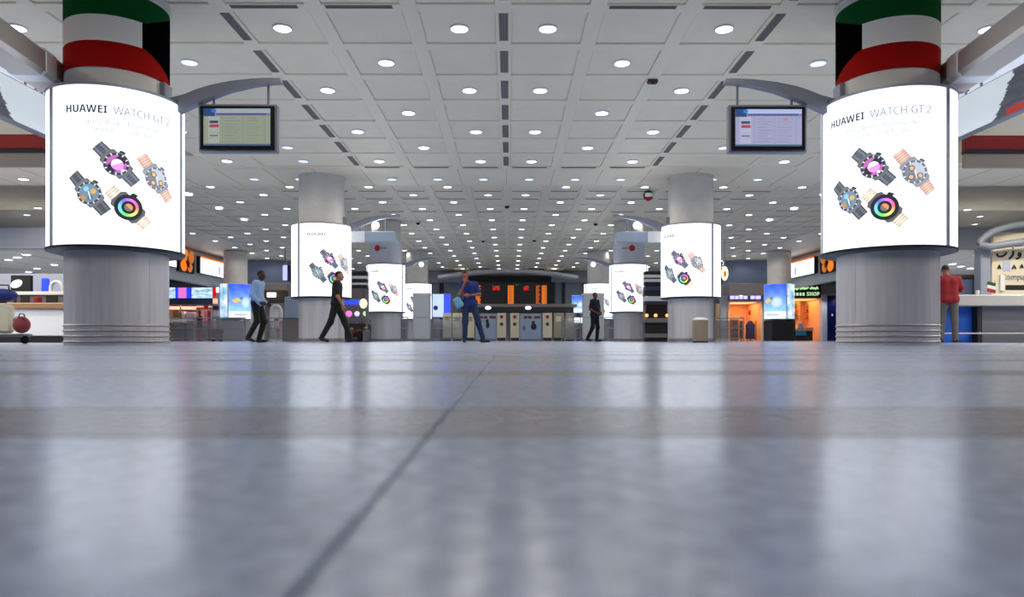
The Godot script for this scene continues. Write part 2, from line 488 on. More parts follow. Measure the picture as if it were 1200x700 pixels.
# ---------------------------------------------------------------- printed pictures (advert, screens)
func strap_px(im: Image, c: Vector2, ang: float, r: float, len_: float, sc: Color, case: Color, kind: int) -> void:
	var rng := RandomNumberGenerator.new()
	rng.seed = 40 + kind
	var big := int(r + len_ + 6)
	var ca := cos(ang)
	var sa := sin(ang)
	for y in range(int(c.y) - big, int(c.y) + big):
		for x in range(int(c.x) - big, int(c.x) + big):
			var p := Vector2(x, y) - c
			var a := p.x * ca + p.y * sa       # along the strap
			var b := -p.x * sa + p.y * ca      # across
			var d := p.length()
			var col := Color(0, 0, 0, 0)
			if absf(a) < r + len_ and absf(b) < r * 0.56 * (1.0 - 0.12 * absf(a) / (r + len_)) and d > r * 0.9:
				var seg := fposmod(absf(a), 9.0) / 9.0
				var sh := 0.75 + 0.35 * seg - 0.3 * absf(b) / r
				if kind == 0 or kind == 2: sh *= 0.72 + 0.4 * float(int(absf(b) / (r * 0.19)) % 2)
				col = Color(sc.r * sh, sc.g * sh, sc.b * sh, 1)
				if seg < 0.13: col = col.darkened(0.35)
			if absf(a) < r * 1.16 and absf(b) < r * 0.74 and d > r * 0.9 and d < r * 1.25: col = case.lightened(0.22)
			if a < -r * 0.2 and a > -r * 0.6 and b < -r * 0.85 and d < r * 1.2: col = case.darkened(0.1)
			if d < r:
				var th := atan2(p.y, p.x)
				col = case
				if d > r * 0.93: col = case.lightened(0.3)
				elif d > r * 0.72:
					if fposmod(th, TAU / 12.0) < 0.12: col = Color(0.8, 0.8, 0.82)
				match kind:
					0:
						if d < r * 0.74: col = Color(0.1, 0.07, 0.12)
						if Vector2(p.x - 3, p.y - 2).length() < r * 0.46: col = Color(0.86, 0.5, 0.86) if p.y > -p.x * 0.4 else Color(0.93, 0.9, 0.93)
						elif d < r * 0.74 and absf(p.x + p.y) > r * 0.5: col = Color(0.66, 0.3, 0.58)
						if Vector2(p.x - r * 0.45, p.y - r * 0.5).length() < r * 0.13: col = Color(0.9, 0.9, 0.95)
					1:
						if d < r * 0.78: col = Color(0.66, 0.67, 0.7)
						if d < r * 0.78 and b > 0.0: col = Color(0.42, 0.42, 0.45)
						for q in [Vector2(-0.25, -0.3), Vector2(0.4, 0.3), Vector2(-0.3, 0.4)]:
							var e: float = (p / r - q).length()
							if e < 0.24: col = Color(0.25, 0.24, 0.25) if e > 0.17 else Color(0.8, 0.62, 0.42)
					2:
						if d < r * 0.78: col = Color(0.36, 0.44, 0.5)
						for q in [[Vector2(-0.2, -0.35), Color(0.45, 0.68, 0.78)], [Vector2(0.35, -0.15), Color(0.78, 0.58, 0.25)], [Vector2(0.1, 0.38), Color(0.22, 0.38, 0.42)], [Vector2(-0.45, 0.4), Color(0.7, 0.45, 0.2)]]:
							if (p / r - q[0]).length() < 0.22: col = q[1]
					3:
						col = Color(0.06, 0.06, 0.08)
						if d > r * 0.5 and d < r * 0.72: col = Color.from_hsv(fposmod(th / TAU + 0.02, 1.0), 0.62, 0.95)
						if d < r * 0.3: col = Color(0.4, 0.35, 0.33) if p.x < p.y else Color(0.8, 0.5, 0.25)
				if absf(b * 0.9 - a * 0.4) < 1.6 and a > -r * 0.15 and a < r * 0.5 and kind != 3 and kind != 0: col = Color(0.95, 0.95, 0.95)
			if col.a > 0.0 and x >= 0 and y >= 0 and x < im.get_width() and y < im.get_height(): im.set_pixel(x, y, col.clamp())
func advert_print() -> ImageTexture:
	var im := Image.create(512, 580, false, Image.FORMAT_RGB8)
	im.fill(Color(0.99, 0.99, 1.0))
	strap_px(im, Vector2(245, 282), 0.8, 44, 46, Color(0.4, 0.4, 0.45), Color(0.13, 0.12, 0.14), 0)
	strap_px(im, Vector2(384, 314), 0.91, 45, 48, Color(0.93, 0.72, 0.62), Color(0.33, 0.33, 0.36), 1)
	strap_px(im, Vector2(156, 393), 0.88, 43, 46, Color(0.36, 0.35, 0.38), Color(0.17, 0.17, 0.19), 2)
	strap_px(im, Vector2(284, 437), 0.77, 47, 42, Color(0.99, 0.87, 0.76), Color(0.07, 0.07, 0.09), 3)
	for y in im.get_height():
		for x in im.get_width(): im.set_pixel(x, y, im.get_pixel(x, y).lerp(Color(1, 1, 1), 0.1))
	return ImageTexture.create_from_image(im)
func monitor_print(green: bool) -> ImageTexture:
	var im := Image.create(200, 116, false, Image.FORMAT_RGB8)
	var base := Color(0.66, 0.7, 0.62) if green else Color(0.7, 0.7, 0.84)
	im.fill(base)
	var ink := Color(0.25, 0.25, 0.5)
	im.fill_rect(Rect2i(0, 0, 200, 14), Color(0.72, 0.78, 0.8) if green else Color(0.75, 0.83, 0.98))
	im.fill_rect(Rect2i(0, 0, 34, 24), Color(0.2, 0.32, 0.55))
	im.fill_rect(Rect2i(24, 2, 14, 10), Color(0.2, 0.55, 0.9))
	im.fill_rect(Rect2i(34, 14, 166, 8), Color(0.55, 0.55, 0.78))
	for x in range(40, 190, 6): im.fill_rect(Rect2i(x, 15, 4, 5), ink)
	for x in [0, 56, 118, 182]: im.fill_rect(Rect2i(x, 22, 1, 94), base.darkened(0.2))
	for k in 5:
		var y := 30 + k * 17
		im.fill_rect(Rect2i(14, y - 5, 34, 15), base.lightened(0.25))
	im.fill_rect(Rect2i(18, 38, 26, 8), Color(0.24, 0.32, 0.42))
	im.fill_rect(Rect2i(18, 50, 28, 9), Color(0.78, 0.3, 0.4))
	im.fill_rect(Rect2i(18, 82, 26, 5), Color(0.48, 0.5, 0.62))
	for k in 9:
		var w := 30 + (k * 37) % 22
		im.fill_rect(Rect2i(64, 29 + k * 9, w, 2), base.darkened(0.13))
		im.fill_rect(Rect2i(128, 29 + k * 9, 24 + (k * 13) % 20, 2), base.darkened(0.1))
	im.fill_rect(Rect2i(144, 28, 14, 8), base.lerp(Color(0.8, 0.5, 0.5), 0.5))
	im.fill_rect(Rect2i(0, 111, 200, 5), Color(0.3, 0.42, 0.55))
	return ImageTexture.create_from_image(im)
func board_print() -> ImageTexture:
	var im := Image.create(384, 160, false, Image.FORMAT_RGB8)
	im.fill(Color(0.035, 0.03, 0.033))
	var rng := RandomNumberGenerator.new()
	rng.seed = 7
	var orange := Color(0.98, 0.48, 0.1)
	for row in 15:
		var y := 22 + row * 9
		for c in [[22, 30 - (row * 7) % 11], [184, 26], [322, 18 - (row * 5) % 7], [350, 24]]:
			for x in range(0, c[1], 5): im.fill_rect(Rect2i(c[0] + x, y, 4, 7), orange if c[0] != 322 else orange.darkened(0.25))
	for c in [[110, 34], [262, 22]]:
		for row in 4:
			for x in range(0, c[1], 5):
				if rng.randf() < 0.85: im.fill_rect(Rect2i(c[0] + x, 24 + row * 8, 4, 6), Color(0.95, 0.1, 0.07) if row > 0 else Color(0.6, 0.35, 0.1))
	for x in range(0, 15, 5): im.fill_rect(Rect2i(222 + x, 16, 4, 5), Color(0.1, 0.5, 0.2))
	return ImageTexture.create_from_image(im)
func sky_poster(kind: int) -> ImageTexture:
	var im := Image.create(96, 128, false, Image.FORMAT_RGB8)
	var f := FastNoiseLite.new()
	f.seed = 3 + kind; f.frequency = 0.022
	for y in 128:
		for x in 96:
			var k := f.get_noise_2d(x, y) * 0.5 + 0.5
			var t := y / 128.0
			var c := Color(0.22, 0.36, 0.93).lerp(Color(0.6, 0.82, 1.0), clampf(t * 1.3 + k * 0.5 - 0.25, 0, 1))
			if kind == 1: c = Color(0.35, 0.62, 0.8).lerp(Color(0.96, 0.98, 1.0), clampf(k * 1.7 - 0.25, 0, 1))
			if kind == 0:
				var d := Vector2(x - 34, (y - 58) * 1.4)
				var g := d.x * 0.85 - d.y * 0.5
				var e := d.x * 0.5 + d.y * 0.85
				if absf(g) < 20 and absf(e) < 8: c = Color(0.96, 0.75, 0.36) if g < 6 else Color(0.36, 0.48, 0.56)
				c = c.lerp(Color.WHITE, 0.6 * (1.0 - smoothstep(10.0, 26.0, Vector2(x - 62, y - 66).length())))
				if y > 100: c = Color(0.95, 0.97, 1.0)
				if y > 108 and y < 116 and x > 18 and x < 70: c = Color(0.72, 0.76, 0.82)
			im.set_pixel(x, y, c)
	return ImageTexture.create_from_image(im)
func banner_print(flip: bool) -> ImageTexture:
	# a pale backdrop with the shoulder and sleeve of a dark coat and a red sash
	var im := Image.create(256, 96, false, Image.FORMAT_RGB8)
	var f := FastNoiseLite.new()
	f.frequency = 0.06
	for y in 96:
		for x in 256:
			var u := x / 256.0
			var t := y / 96.0
			var c := Color(0.86, 0.9, 0.93)
			var k := f.get_noise_2d(x, y)
			if u < 0.775 + 0.06 * t + 0.012 * k: c = Color(0.26, 0.27, 0.33).lightened(0.15 * k + 0.05)
			if u < 0.8 and t > 0.84: c = Color(0.72, 0.14, 0.13) if not flip else Color(0.78, 0.3, 0.12)
			im.set_pixel(x if flip else 255 - x, y, c.clamp())
	return ImageTexture.create_from_image(im)

func letters(text: String, size: float, depth := 0.004, bold := false, serif := false) -> ArrayMesh:
	var t := TextMesh.new()
	var f := SystemFont.new()
	f.font_names = PackedStringArray(["Droid Serif" if serif else "Droid Sans"])
	f.font_weight = 700 if bold else 400
	t.font = f
	t.text = text
	t.font_size = 32
	t.pixel_size = size / 32.0
	t.depth = depth
	t.curve_step = 2.0
	var a := t.surface_get_arrays(0)
	var m := ArrayMesh.new()
	m.add_surface_from_arrays(Mesh.PRIMITIVE_TRIANGLES, a)
	return m
func bent(src: ArrayMesh, r: float, a0: float, y: float) -> ArrayMesh:
	var m := ArrayMesh.new()
	var a := src.surface_get_arrays(0)
	var v: PackedVector3Array = a[Mesh.ARRAY_VERTEX]
	var n: PackedVector3Array = a[Mesh.ARRAY_NORMAL]
	for i in v.size():
		var t := a0 + v[i].x / r
		v[i] = Vector3(sin(t) * (r + v[i].z), y + v[i].y, cos(t) * (r + v[i].z))
		n[i] = n[i].rotated(Vector3.UP, t)
	a[Mesh.ARRAY_VERTEX] = v; a[Mesh.ARRAY_NORMAL] = n
	a[Mesh.ARRAY_TANGENT] = null
	m.add_surface_from_arrays(Mesh.PRIMITIVE_TRIANGLES, a)
	return m

# ---------------------------------------------------------------- things that repeat
var lens_mesh: ArrayMesh
var ring_mesh: ArrayMesh
var small_words := ["first", "second", "third", "fourth", "fifth", "sixth", "seventh", "eighth", "ninth", "tenth", "eleventh", "twelfth", "thirteenth", "fourteenth", "fifteenth", "sixteenth", "seventeenth", "eighteenth", "nineteenth", "twentieth", "twenty-first", "twenty-second", "twenty-third", "twenty-fourth"]
const LAMP_POWER := 1.0

func downlight(pos: Vector3, label: String, group: String, power: float, dim := false) -> void:
	var o := thing("downlight", label, "ceiling light", pos, 0.0, group)
	obj("trim_ring", ring_mesh, M_.white_metal, o)
	obj("lens", lens_mesh, M_.lens_dim if dim else M_.lens, o)
	var s := SpotLight3D.new()
	s.name = "lamp"
	s.spot_angle = 78.0
	s.spot_angle_attenuation = 0.5
	s.spot_range = 60.0
	s.spot_attenuation = 2.0
	s.light_size = 0.09
	s.light_color = Color(1.0, 0.965, 0.91)
	s.light_energy = power
	s.shadow_enabled = true
	o.add_child(s)
	s.position = Vector3(0, -0.06, 0)
	s.rotation.x = -PI / 2

func side_word(c: float) -> String:
	if absf(c) < 0.1: return "on the central line"
	var k := int(absf(c) + 0.5)
	return "%s column %s of centre" % [small_words[k - 1], "left" if c < 0 else "right"]

func area(called: String, pos: Vector3, facing: Vector3, size: Vector2, energy: float, color := Color.WHITE, parent: Node = self) -> void:
	var l := AreaLight3D.new()
	l.name = called
	l.area_size = size
	l.area_range = 40.0
	l.area_attenuation = 2.0
	l.light_energy = energy
	l.light_color = color
	l.shadow_enabled = true
	parent.add_child(l, true)
	l.look_at_from_position(pos, pos + facing, Vector3.UP if absf(facing.y) < 0.9 else Vector3.RIGHT)

func pillar(sx: float, d: float, where: String, rings: bool) -> Node3D:
	var x := 4.8 * sx
	var top := CEIL if d < STEP else HIGH
	var o := thing("pillar", "round pillar of pale plaster over a brushed steel base, " + where, "pillar", Vector3(x, 0, -d))
	obj("shaft", mb().lathe([Vector2(0.0, 1.1), Vector2(0.575, 1.1), Vector2(0.575, top - 0.035), Vector2(0.6, top - 0.03), Vector2(0.6, top), Vector2(0, top)], 64), M_.plaster, o)
	obj("core", mb().lathe([Vector2(0, 0.0), Vector2(0.55, 0.0), Vector2(0.55, 1.12), Vector2(0, 1.12)], 48), M_.dark_metal, o)
	for k in 3:
		var a := -64.0 * sx + 120.0 * k
		obj("steel_panel", sheet(0.552, 0.576, a + 0.2, a + 119.8, 0.0, 1.13, 32), M_.steel, o)
	if rings:
		for y in [0.045, 0.11, 0.175, 0.24]:
			var p := []
			for i in 9: p.append(Vector2(0.572 + 0.017 * sin(PI * i / 8.0), y - 0.017 + 0.034 * i / 8.0))
			obj("base_ring", mb().lathe(p, 64), M_.steel_ring, o)
	else:
		obj("kick_ring", mb().lathe([Vector2(0.572, 0.02), Vector2(0.59, 0.03), Vector2(0.59, 0.1), Vector2(0.572, 0.11)], 48), M_.steel_ring, o)
	return o

func lightbox(sx: float, d: float, label: String, turn: float, prints: Array, text: bool) -> Node3D:
	# three curved lit panels between dark aluminium corner posts; turn: where the middle of the first panel looks (degrees, 0 = +z)
	var o := thing("lightbox_sign", label, "sign", Vector3(4.8 * sx, 0, -d), 0.0)
	var r := 0.755
	var spans := [[turn - 62.5, turn + 61.5], [turn + 65.5, turn + 178.0], [turn + 182.0, turn + 293.5]]
	for k in 3:
		var s: Array = spans[k]
		var p := obj("lit_panel", sheet(r - 0.02, r, s[0], s[1], 1.155, 2.99, 40), prints[k], o)
		if k == 0 and text:
			var mid := deg_to_rad(turn)
			var w1 := letters("HUAWEI", 0.12, 0.003, true)
			var w2 := letters("WATCH GT 2", 0.12, 0.003)
			var l1 := w1.get_aabb().size.x
			var l2 := w2.get_aabb().size.x
			var all := l1 + l2 + 0.07
			obj("lettering", bent(w1, r + 0.001, mid + (-all / 2 + l1 / 2) / r, 2.71), M_.ink, p)
			obj("lettering", bent(w2, r + 0.001, mid + (all / 2 - l2 / 2) / r, 2.71), M_.pale_ink, p)
			obj("lettering", bent(letters("Up to 2 Weeks of Battery Life", 0.062, 0.003), r + 0.001, mid + 0.03, 2.565), M_.pale_ink, p)
			obj("lettering", bent(letters("Smart Workout Modes", 0.062, 0.003), r + 0.001, mid + 0.03, 2.475), M_.pale_ink, p)
		obj("corner_post", sheet(r - 0.04, r + 0.012, s[1] - 0.1, s[1] + 4.1, 1.14, 3.0, 3), M_.post, o)
	obj("top_rim", mb().lathe([Vector2(0.58, 2.975), Vector2(r + 0.014, 2.985), Vector2(r + 0.014, 3.015), Vector2(r - 0.03, 3.03), Vector2(0.575, 3.03)], 72), M_.post, o)
	obj("bottom_rim", mb().lathe([Vector2(0.57, 1.12), Vector2(r - 0.06, 1.115), Vector2(r + 0.006, 1.13), Vector2(r + 0.014, 1.145), Vector2(r + 0.014, 1.16), Vector2(r - 0.02, 1.162)], 72), M_.dark_metal, o)
	for k in 3:
		var a: float = deg_to_rad((spans[k][0] + spans[k][1]) / 2)
		var f := Vector3(sin(a), 0, cos(a))
		area("panel_light", Vector3(4.8 * sx, 2.07, -d) + f * (r + 0.04), f, Vector2(0.9, 1.7), SIGN_POWER)
	return o
const SIGN_POWER := 0.15

func bracket(sx: float, d: float, label: String) -> Node3D:
	# curved arm that leans out of the pillar above the lightbox, towards the middle of the hall
	var o := thing("bracket_arm", label, "bracket", Vector3(0, 0, -d))
	var up := [Vector2(-4.24, 3.035), Vector2(-4.24, 3.07), Vector2(-4.12, 3.07), Vector2(-3.96, 3.11), Vector2(-3.8, 3.175), Vector2(-3.64, 3.225), Vector2(-3.4, 3.275), Vector2(-3.1, 3.31), Vector2(-2.9, 3.318), Vector2(-2.77, 3.315)]
	var low := [Vector2(-2.76, 3.27), Vector2(-2.9, 3.262), Vector2(-3.1, 3.235), Vector2(-3.4, 3.165), Vector2(-3.64, 3.075), Vector2(-3.8, 3.005), Vector2(-3.96, 2.93), Vector2(-4.03, 2.895), Vector2(-4.03, 3.035)]
	var p := PackedVector2Array()
	for q in up + low: p.append(Vector2(q.x * -sx, q.y))
	obj("curved_beam", mb().extrude(p, -0.06, 0.06), M_.grey_paint, o)
	obj("wall_plate", mb().box(Vector3(-4.205 * -sx, 3.15, 0), Vector3(0.07, 0.2, 0.2), 0.01), M_.grey_paint, o)
	return o

func monitor(sx: float, d: float, label: String, screen: Material) -> void:
	var o := thing("flight_monitor", label, "monitor", Vector3(3.305 * sx, 2.705, -d))
	obj("casing", mb().box(Vector3(0, 0, -0.03), Vector3(0.985, 0.6, 0.1), 0.012), M_.grey_paint, o)
	obj("bezel", mb().box(Vector3(0, -0.003, 0.025), Vector3(0.925, 0.545, 0.03), 0.006), M_.black_gloss, o)
	obj("screen", mb().box(Vector3(0, 0.006, 0.038), Vector3(0.83, 0.46, 0.008), 0.0), screen, o)
	for q in [[-0.31, 3.075], [0.37, 3.25]]:
		var x: float = q[0] * -sx
		obj("hanger_rod", mb().tube([Vector3(x, 0.29, -0.02), Vector3(x, q[1] - 2.705, -0.02)], 0.016, 10), M_.grey_metal, o)
	area("screen_light", Vector3(3.305 * sx, 2.705, -d + 0.06), Vector3(0, 0, 1), Vector2(0.8, 0.45), 0.02, Color(0.85, 0.9, 1.0))

func flag(sx: float, d: float, label: String) -> void:
	# the hoist is on the side of the pillar that looks to the middle of the hall
	var o := thing("flag_wrap", label, "flag", Vector3(4.8 * sx, 0, -d))
	var y0 := 3.26
	var h := 0.915
	var los := 28.5
	var a0 := -88.0 - los
	var ak := -29.0 - los
	var a1 := 78.0 - los + 20.0
	var bands := {"green_stripe": [], "white_stripe": [], "red_stripe": [], "black_trapezoid": []}
	var n := 48
	var angles := []
	for i in n + 1: angles.append(lerpf(a0, a1, float(i) / n))
	var lo := {}
	var hi := {}
	for b in bands: lo[b] = []; hi[b] = []
	for a in angles:
		var t := clampf((a - a0) / (ak - a0), 0.0, 1.0) / 3.0
		lo.black_trapezoid.append(y0 + h * t); hi.black_trapezoid.append(y0 + h * (1.0 - t))
		lo.green_stripe.append(y0 + h * (1.0 - t)); hi.green_stripe.append(y0 + h)
		lo.red_stripe.append(y0); hi.red_stripe.append(y0 + h * t)
		lo.white_stripe.append(y0 + h / 3); hi.white_stripe.append(y0 + h * 2 / 3)
	for b in bands:
		var aa := []
		var l := []
		var u := []
		for i in n + 1:
			if b == "white_stripe" and angles[i] < ak: continue
			if b == "black_trapezoid" and angles[i] > ak + 3.0: continue
			aa.append(deg_to_rad(angles[i]) * sx); l.append(lo[b][i]); u.append(hi[b][i])
		if sx < 0:
			aa.reverse(); l.reverse(); u.reverse()
		obj(b, mb().arc(0.5775, 0.585, aa, l, u), M_[b], o)

func rail(p: Vector3, q: Vector3, h: float, label: String, bars: int) -> void:
	var o := thing("barrier_railing", label, "railing", p)
	var v := q - p
	var k := int(v.length() / 1.5) + 1
	for i in k + 1: obj("post", mb().tube([v * i / k, v * i / k + Vector3.UP * h], 0.022, 8), M_.steel_ring, o)
	for b in bars:
		var y := h - b * (h - 0.1) / maxf(bars - 1, 1)
		obj("rail", mb().tube([Vector3.UP * y, v + Vector3.UP * y], 0.024 if b == 0 else 0.014, 8), M_.steel_ring, o)
	var b := Basis(Vector3.UP, atan2(-v.z, v.x))
	for i in k: obj("glass_panel", mb().box(v * (i + 0.5) / k + Vector3.UP * (h * 0.5), Vector3(v.length() / k - 0.07, h - 0.2, 0.01), 0.0, b), M_.smoke_glass, o)

# ---------------------------------------------------------------- the scene
func _ready() -> void:
	camera_and_sky()
	materials()
	shell()
	ceilings()
	pillars()
	near_sides()
	far_end()
	shops(-1.0)
	shops(1.0)
	kiosks()
	folk()

func camera_and_sky() -> void:
	var cam := Camera3D.new()
	cam.name = "camera"
	add_child(cam)
	cam.position = EYE
	cam.rotation.y = -atan2(600.0 - VANISH, F)
	var ph := CameraAttributesPhysical.new()
	ph.frustum_focal_length = 25.0
	ph.frustum_focus_distance = 14.0
	ph.exposure_aperture = 4.5
	ph.frustum_near = 0.02
	ph.frustum_far = 300.0
	cam.attributes = ph
	cam.projection = Camera3D.PROJECTION_FRUSTUM
	cam.near = 0.02
	cam.far = 300.0
	cam.size = 700.0 / F * 0.02
	cam.frustum_offset = Vector2(0, (HORIZON - 350.0) / F * 0.02)
	cam.current = true
	var e := Environment.new()
	e.background_mode = Environment.BG_COLOR
	e.background_color = Color(0.02, 0.02, 0.025)
	e.tonemap_mode = Environment.TONE_MAPPER_LINEAR
	e.tonemap_exposure = 1.0
	e.sdfgi_enabled = true; e.ssao_enabled = true; e.ssil_enabled = true
	var w := WorldEnvironment.new()
	w.name = "environment"
	w.environment = e
	add_child(w)

func materials() -> void:
	var cl := mat(Color.WHITE, 0.55)
	textured(cl, noise(0.01, 3, Color(0.895, 0.86, 0.765), Color(0.925, 0.89, 0.795), 256), 0.35)
	M_.ceiling = cl
	M_.rib = mat(Color(0.91, 0.875, 0.78), 0.5)
	M_.vent = mat(Color(0.5, 0.47, 0.45), 0.7)
	M_.vent_dark = mat(Color(0.34, 0.31, 0.3), 0.8)
	M_.plaster = textured(mat(Color.WHITE, 0.5), noise(0.02, 3, Color(0.79, 0.775, 0.75), Color(0.84, 0.825, 0.8), 256), 0.5)
	M_.wall = textured(mat(Color.WHITE, 0.7), noise(0.02, 3, Color(0.6, 0.6, 0.62), Color(0.66, 0.66, 0.68), 256), 0.3)
	var st := mat(Color(0.6, 0.58, 0.58), 0.45, 0.75)
	var br := noise(0.02, 4, Color(0.81, 0.8, 0.81), Color(0.87, 0.86, 0.87), 512, FastNoiseLite.TYPE_VALUE_CUBIC, 5)
	st.albedo_texture = br
	st.albedo_color = Color.WHITE
	st.uv1_scale = Vector3(3.0, 0.12, 1.0)
	M_.steel = st
	M_.steel_ring = mat(Color(0.62, 0.6, 0.6), 0.4, 0.8)
	M_.grey_metal = mat(Color(0.52, 0.53, 0.57), 0.4, 0.6)
	M_.post = mat(Color(0.66, 0.67, 0.72), 0.35, 0.5)
	M_.dark_metal = mat(Color(0.2, 0.2, 0.21), 0.45, 0.6)
	M_.grey_paint = mat(Color(0.52, 0.53, 0.58), 0.4, 0.2)
	M_.beam_paint = mat(Color(0.78, 0.75, 0.71), 0.35, 0.25)
	M_.black_gloss = mat(Color(0.035, 0.035, 0.045), 0.25)
	M_.black = mat(Color(0.03, 0.028, 0.03), 0.6)
	M_.white_metal = mat(Color(0.88, 0.88, 0.89), 0.4)
	M_.white = mat(Color(0.86, 0.86, 0.86), 0.5)
	M_.cream = mat(Color(0.83, 0.79, 0.68), 0.6)
	M_.lens = glow(Color(0.93, 0.96, 1.0), 6.0)
	M_.lens_dim = glow(Color(0.84, 0.91, 1.0), 1.0)
	M_.ink = glow(Color(0.3, 0.3, 0.36), 0.3)
	M_.pale_ink = glow(Color(0.6, 0.63, 0.7), 0.5)
	M_.green_stripe = mat(Color(0.04, 0.31, 0.14), 0.8, 0.0, 0.15)
	M_.white_stripe = mat(Color(0.92, 0.9, 0.87), 0.8, 0.0, 0.2)
	M_.red_stripe = mat(Color(0.62, 0.07, 0.055), 0.8, 0.0, 0.15)
	M_.black_trapezoid = mat(Color(0.02, 0.02, 0.03), 0.9, 0.0, 0.05)
	M_.smoke_glass = mat(Color(0.5, 0.5, 0.52, 0.35), 0.1)
	M_.smoke_glass.transparency = BaseMaterial3D.TRANSPARENCY_ALPHA
	M_.advert = glow(Color.WHITE, 1.55, advert_print())
	M_.advert.emission_operator = BaseMaterial3D.EMISSION_OP_MULTIPLY
	M_.advert.emission = Color(0.93, 0.965, 1.0)
	M_.blank = glow(Color(0.92, 0.96, 1.0), 1.5)
	M_.steel_bright = mat(Color(0.78, 0.77, 0.75), 0.25, 0.9)
	M_.globe = glow(Color(0.88, 0.93, 1.0), 2.2)
	M_.screen_l = glow(Color.WHITE, 0.5, monitor_print(true))
	M_.screen_r = glow(Color.WHITE, 0.62, monitor_print(false))
	M_.board = glow(Color.WHITE, 1.2, board_print())
	M_.sky0 = glow(Color.WHITE, 1.1, sky_poster(0))
	M_.sky1 = glow(Color.WHITE, 1.1, sky_poster(1))
	M_.banner_l = glow(Color.WHITE, 0.62, banner_print(true))
	M_.banner_r = glow(Color.WHITE, 0.62, banner_print(false))
	M_.pelmet_l = mat(Color(0.6, 0.14, 0.06), 0.7)
	M_.pelmet_r = mat(Color(0.55, 0.08, 0.06), 0.7)
	M_.gallery = mat(Color(0.55, 0.57, 0.62), 0.5)
	M_.wall_dark = mat(Color(0.4, 0.4, 0.42), 0.6)
	M_.wood_top = mat(Color(0.6, 0.45, 0.3), 0.5)
	M_.bag_red = mat(Color(0.5, 0.03, 0.03), 0.5)
	M_.blue_glow = glow(Color(0.16, 0.26, 0.95), 1.1)
	M_.blue_dark = mat(Color(0.1, 0.12, 0.3), 0.4)
	M_.blue_paint = mat(Color(0.05, 0.1, 0.4), 0.4)
	M_.black_cloth = mat(Color(0.03, 0.03, 0.035), 0.9)
	M_.red_speck = textured(mat(Color.WHITE, 0.8), noise(0.2, 2, Color(0.25, 0.04, 0.05), Color(0.75, 0.35, 0.35), 128), 3.0)
	M_.counter_grey = mat(Color(0.42, 0.42, 0.44), 0.3, 0.3)
	M_.blue_panel = mat(Color(0.03, 0.32, 0.7), 0.45)
	M_.slab_top = mat(Color(0.66, 0.65, 0.63), 0.4)
	M_.green_flag = mat(Color(0.02, 0.3, 0.1), 0.6)
	M_.red_flag = mat(Color(0.6, 0.04, 0.03), 0.6)
	M_.pale_blue = mat(Color(0.68, 0.71, 0.77), 0.5)
	M_.canopy = mat(Color(0.5, 0.52, 0.55), 0.45)
	M_.blue_grey = mat(Color(0.38, 0.44, 0.55), 0.35)
	M_.blue_grey_pale = mat(Color(0.58, 0.64, 0.72), 0.4)
	M_.brown = mat(Color(0.26, 0.2, 0.15), 0.6)
	M_.cream_dull = mat(Color(0.6, 0.56, 0.47), 0.6)
	M_.logo_red = mat(Color(0.62, 0.08, 0.12), 0.5)
	M_.rust = mat(Color(0.42, 0.16, 0.12), 0.6)
	M_.pylon = mat(Color(0.74, 0.75, 0.76), 0.4)
	M_.pale_screen = glow(Color(0.72, 0.8, 1.0), 0.85)
	M_.orange_glow = glow(Color(1.0, 0.5, 0.06), 0.8)
	M_.amber_glow = glow(Color(0.9, 0.5, 0.12), 0.5)
	M_.pale_pink = glow(Color(1.0, 0.86, 0.9), 1.3)
	M_.lilac = glow(Color(0.75, 0.75, 0.95), 0.8)
	M_.lilac_glow = glow(Color(0.82, 0.78, 1.0), 1.1)
	M_.bulkhead = mat(Color(0.47, 0.44, 0.43), 0.5)
	M_.wall_pink = mat(Color(0.62, 0.5, 0.48), 0.6)
	M_.wall_orange = mat(Color(0.93, 0.73, 0.55), 0.6)
	M_.well_end = mat(Color(0.6, 0.54, 0.47), 0.7)
	M_.pink_glow = glow(Color(0.95, 0.5, 0.85), 0.9)
	M_.salmon_glow = glow(Color(1.0, 0.72, 0.6), 1.0)
	M_.red_glow = glow(Color(0.85, 0.08, 0.05), 0.7)
	M_.khaki = mat(Color(0.55, 0.5, 0.3), 0.6)
	M_.pink = mat(Color(0.75, 0.4, 0.5), 0.6)
	M_.amber = mat(Color(0.8, 0.45, 0.12), 0.6)
	M_.warm_glow = glow(Color(1.0, 0.72, 0.4), 1.5)
	M_.purple_dark = mat(Color(0.4, 0.38, 0.52), 0.5)
	M_.green_black = mat(Color(0.03, 0.06, 0.04), 0.5)
	M_.green_glow = glow(Color(0.72, 0.9, 0.66), 0.9)
	M_.blue_black = mat(Color(0.03, 0.05, 0.3), 0.3)
	M_.navy_cloth = mat(Color(0.16, 0.17, 0.3), 0.85)
	M_.teal = mat(Color(0.03, 0.4, 0.55), 0.5)
	M_.cream_glow = glow(Color(1.0, 0.95, 0.8), 0.9)
	M_.slats_dark = mat(Color(0.12, 0.1, 0.09), 0.6)
	M_.beige = mat(Color(0.56, 0.5, 0.42), 0.5)
	M_.added_well_fill = glow(Color(0.92, 0.95, 1.0), 0.4)  # glow of the fill panel added over the light wells
	M_.partition = mat(Color(0.66, 0.68, 0.75), 0.5)
	M_.highlight_white = mat(Color(0.97, 0.97, 0.96), 0.25)  # painted highlight for the end of the box beam
	# floor: speckled grey terrazzo, polished
	var fl := mat(Color.WHITE, 0.21, 0.0, 0.55)
	textured(fl, noise(0.055, 4, Color(0.5, 0.56, 0.69), Color(0.73, 0.8, 0.95), 1024, FastNoiseLite.TYPE_SIMPLEX_SMOOTH, 3), 0.8)
	M_.floor = fl
	var fb := mat(Color.WHITE, 0.26, 0.0, 0.5)
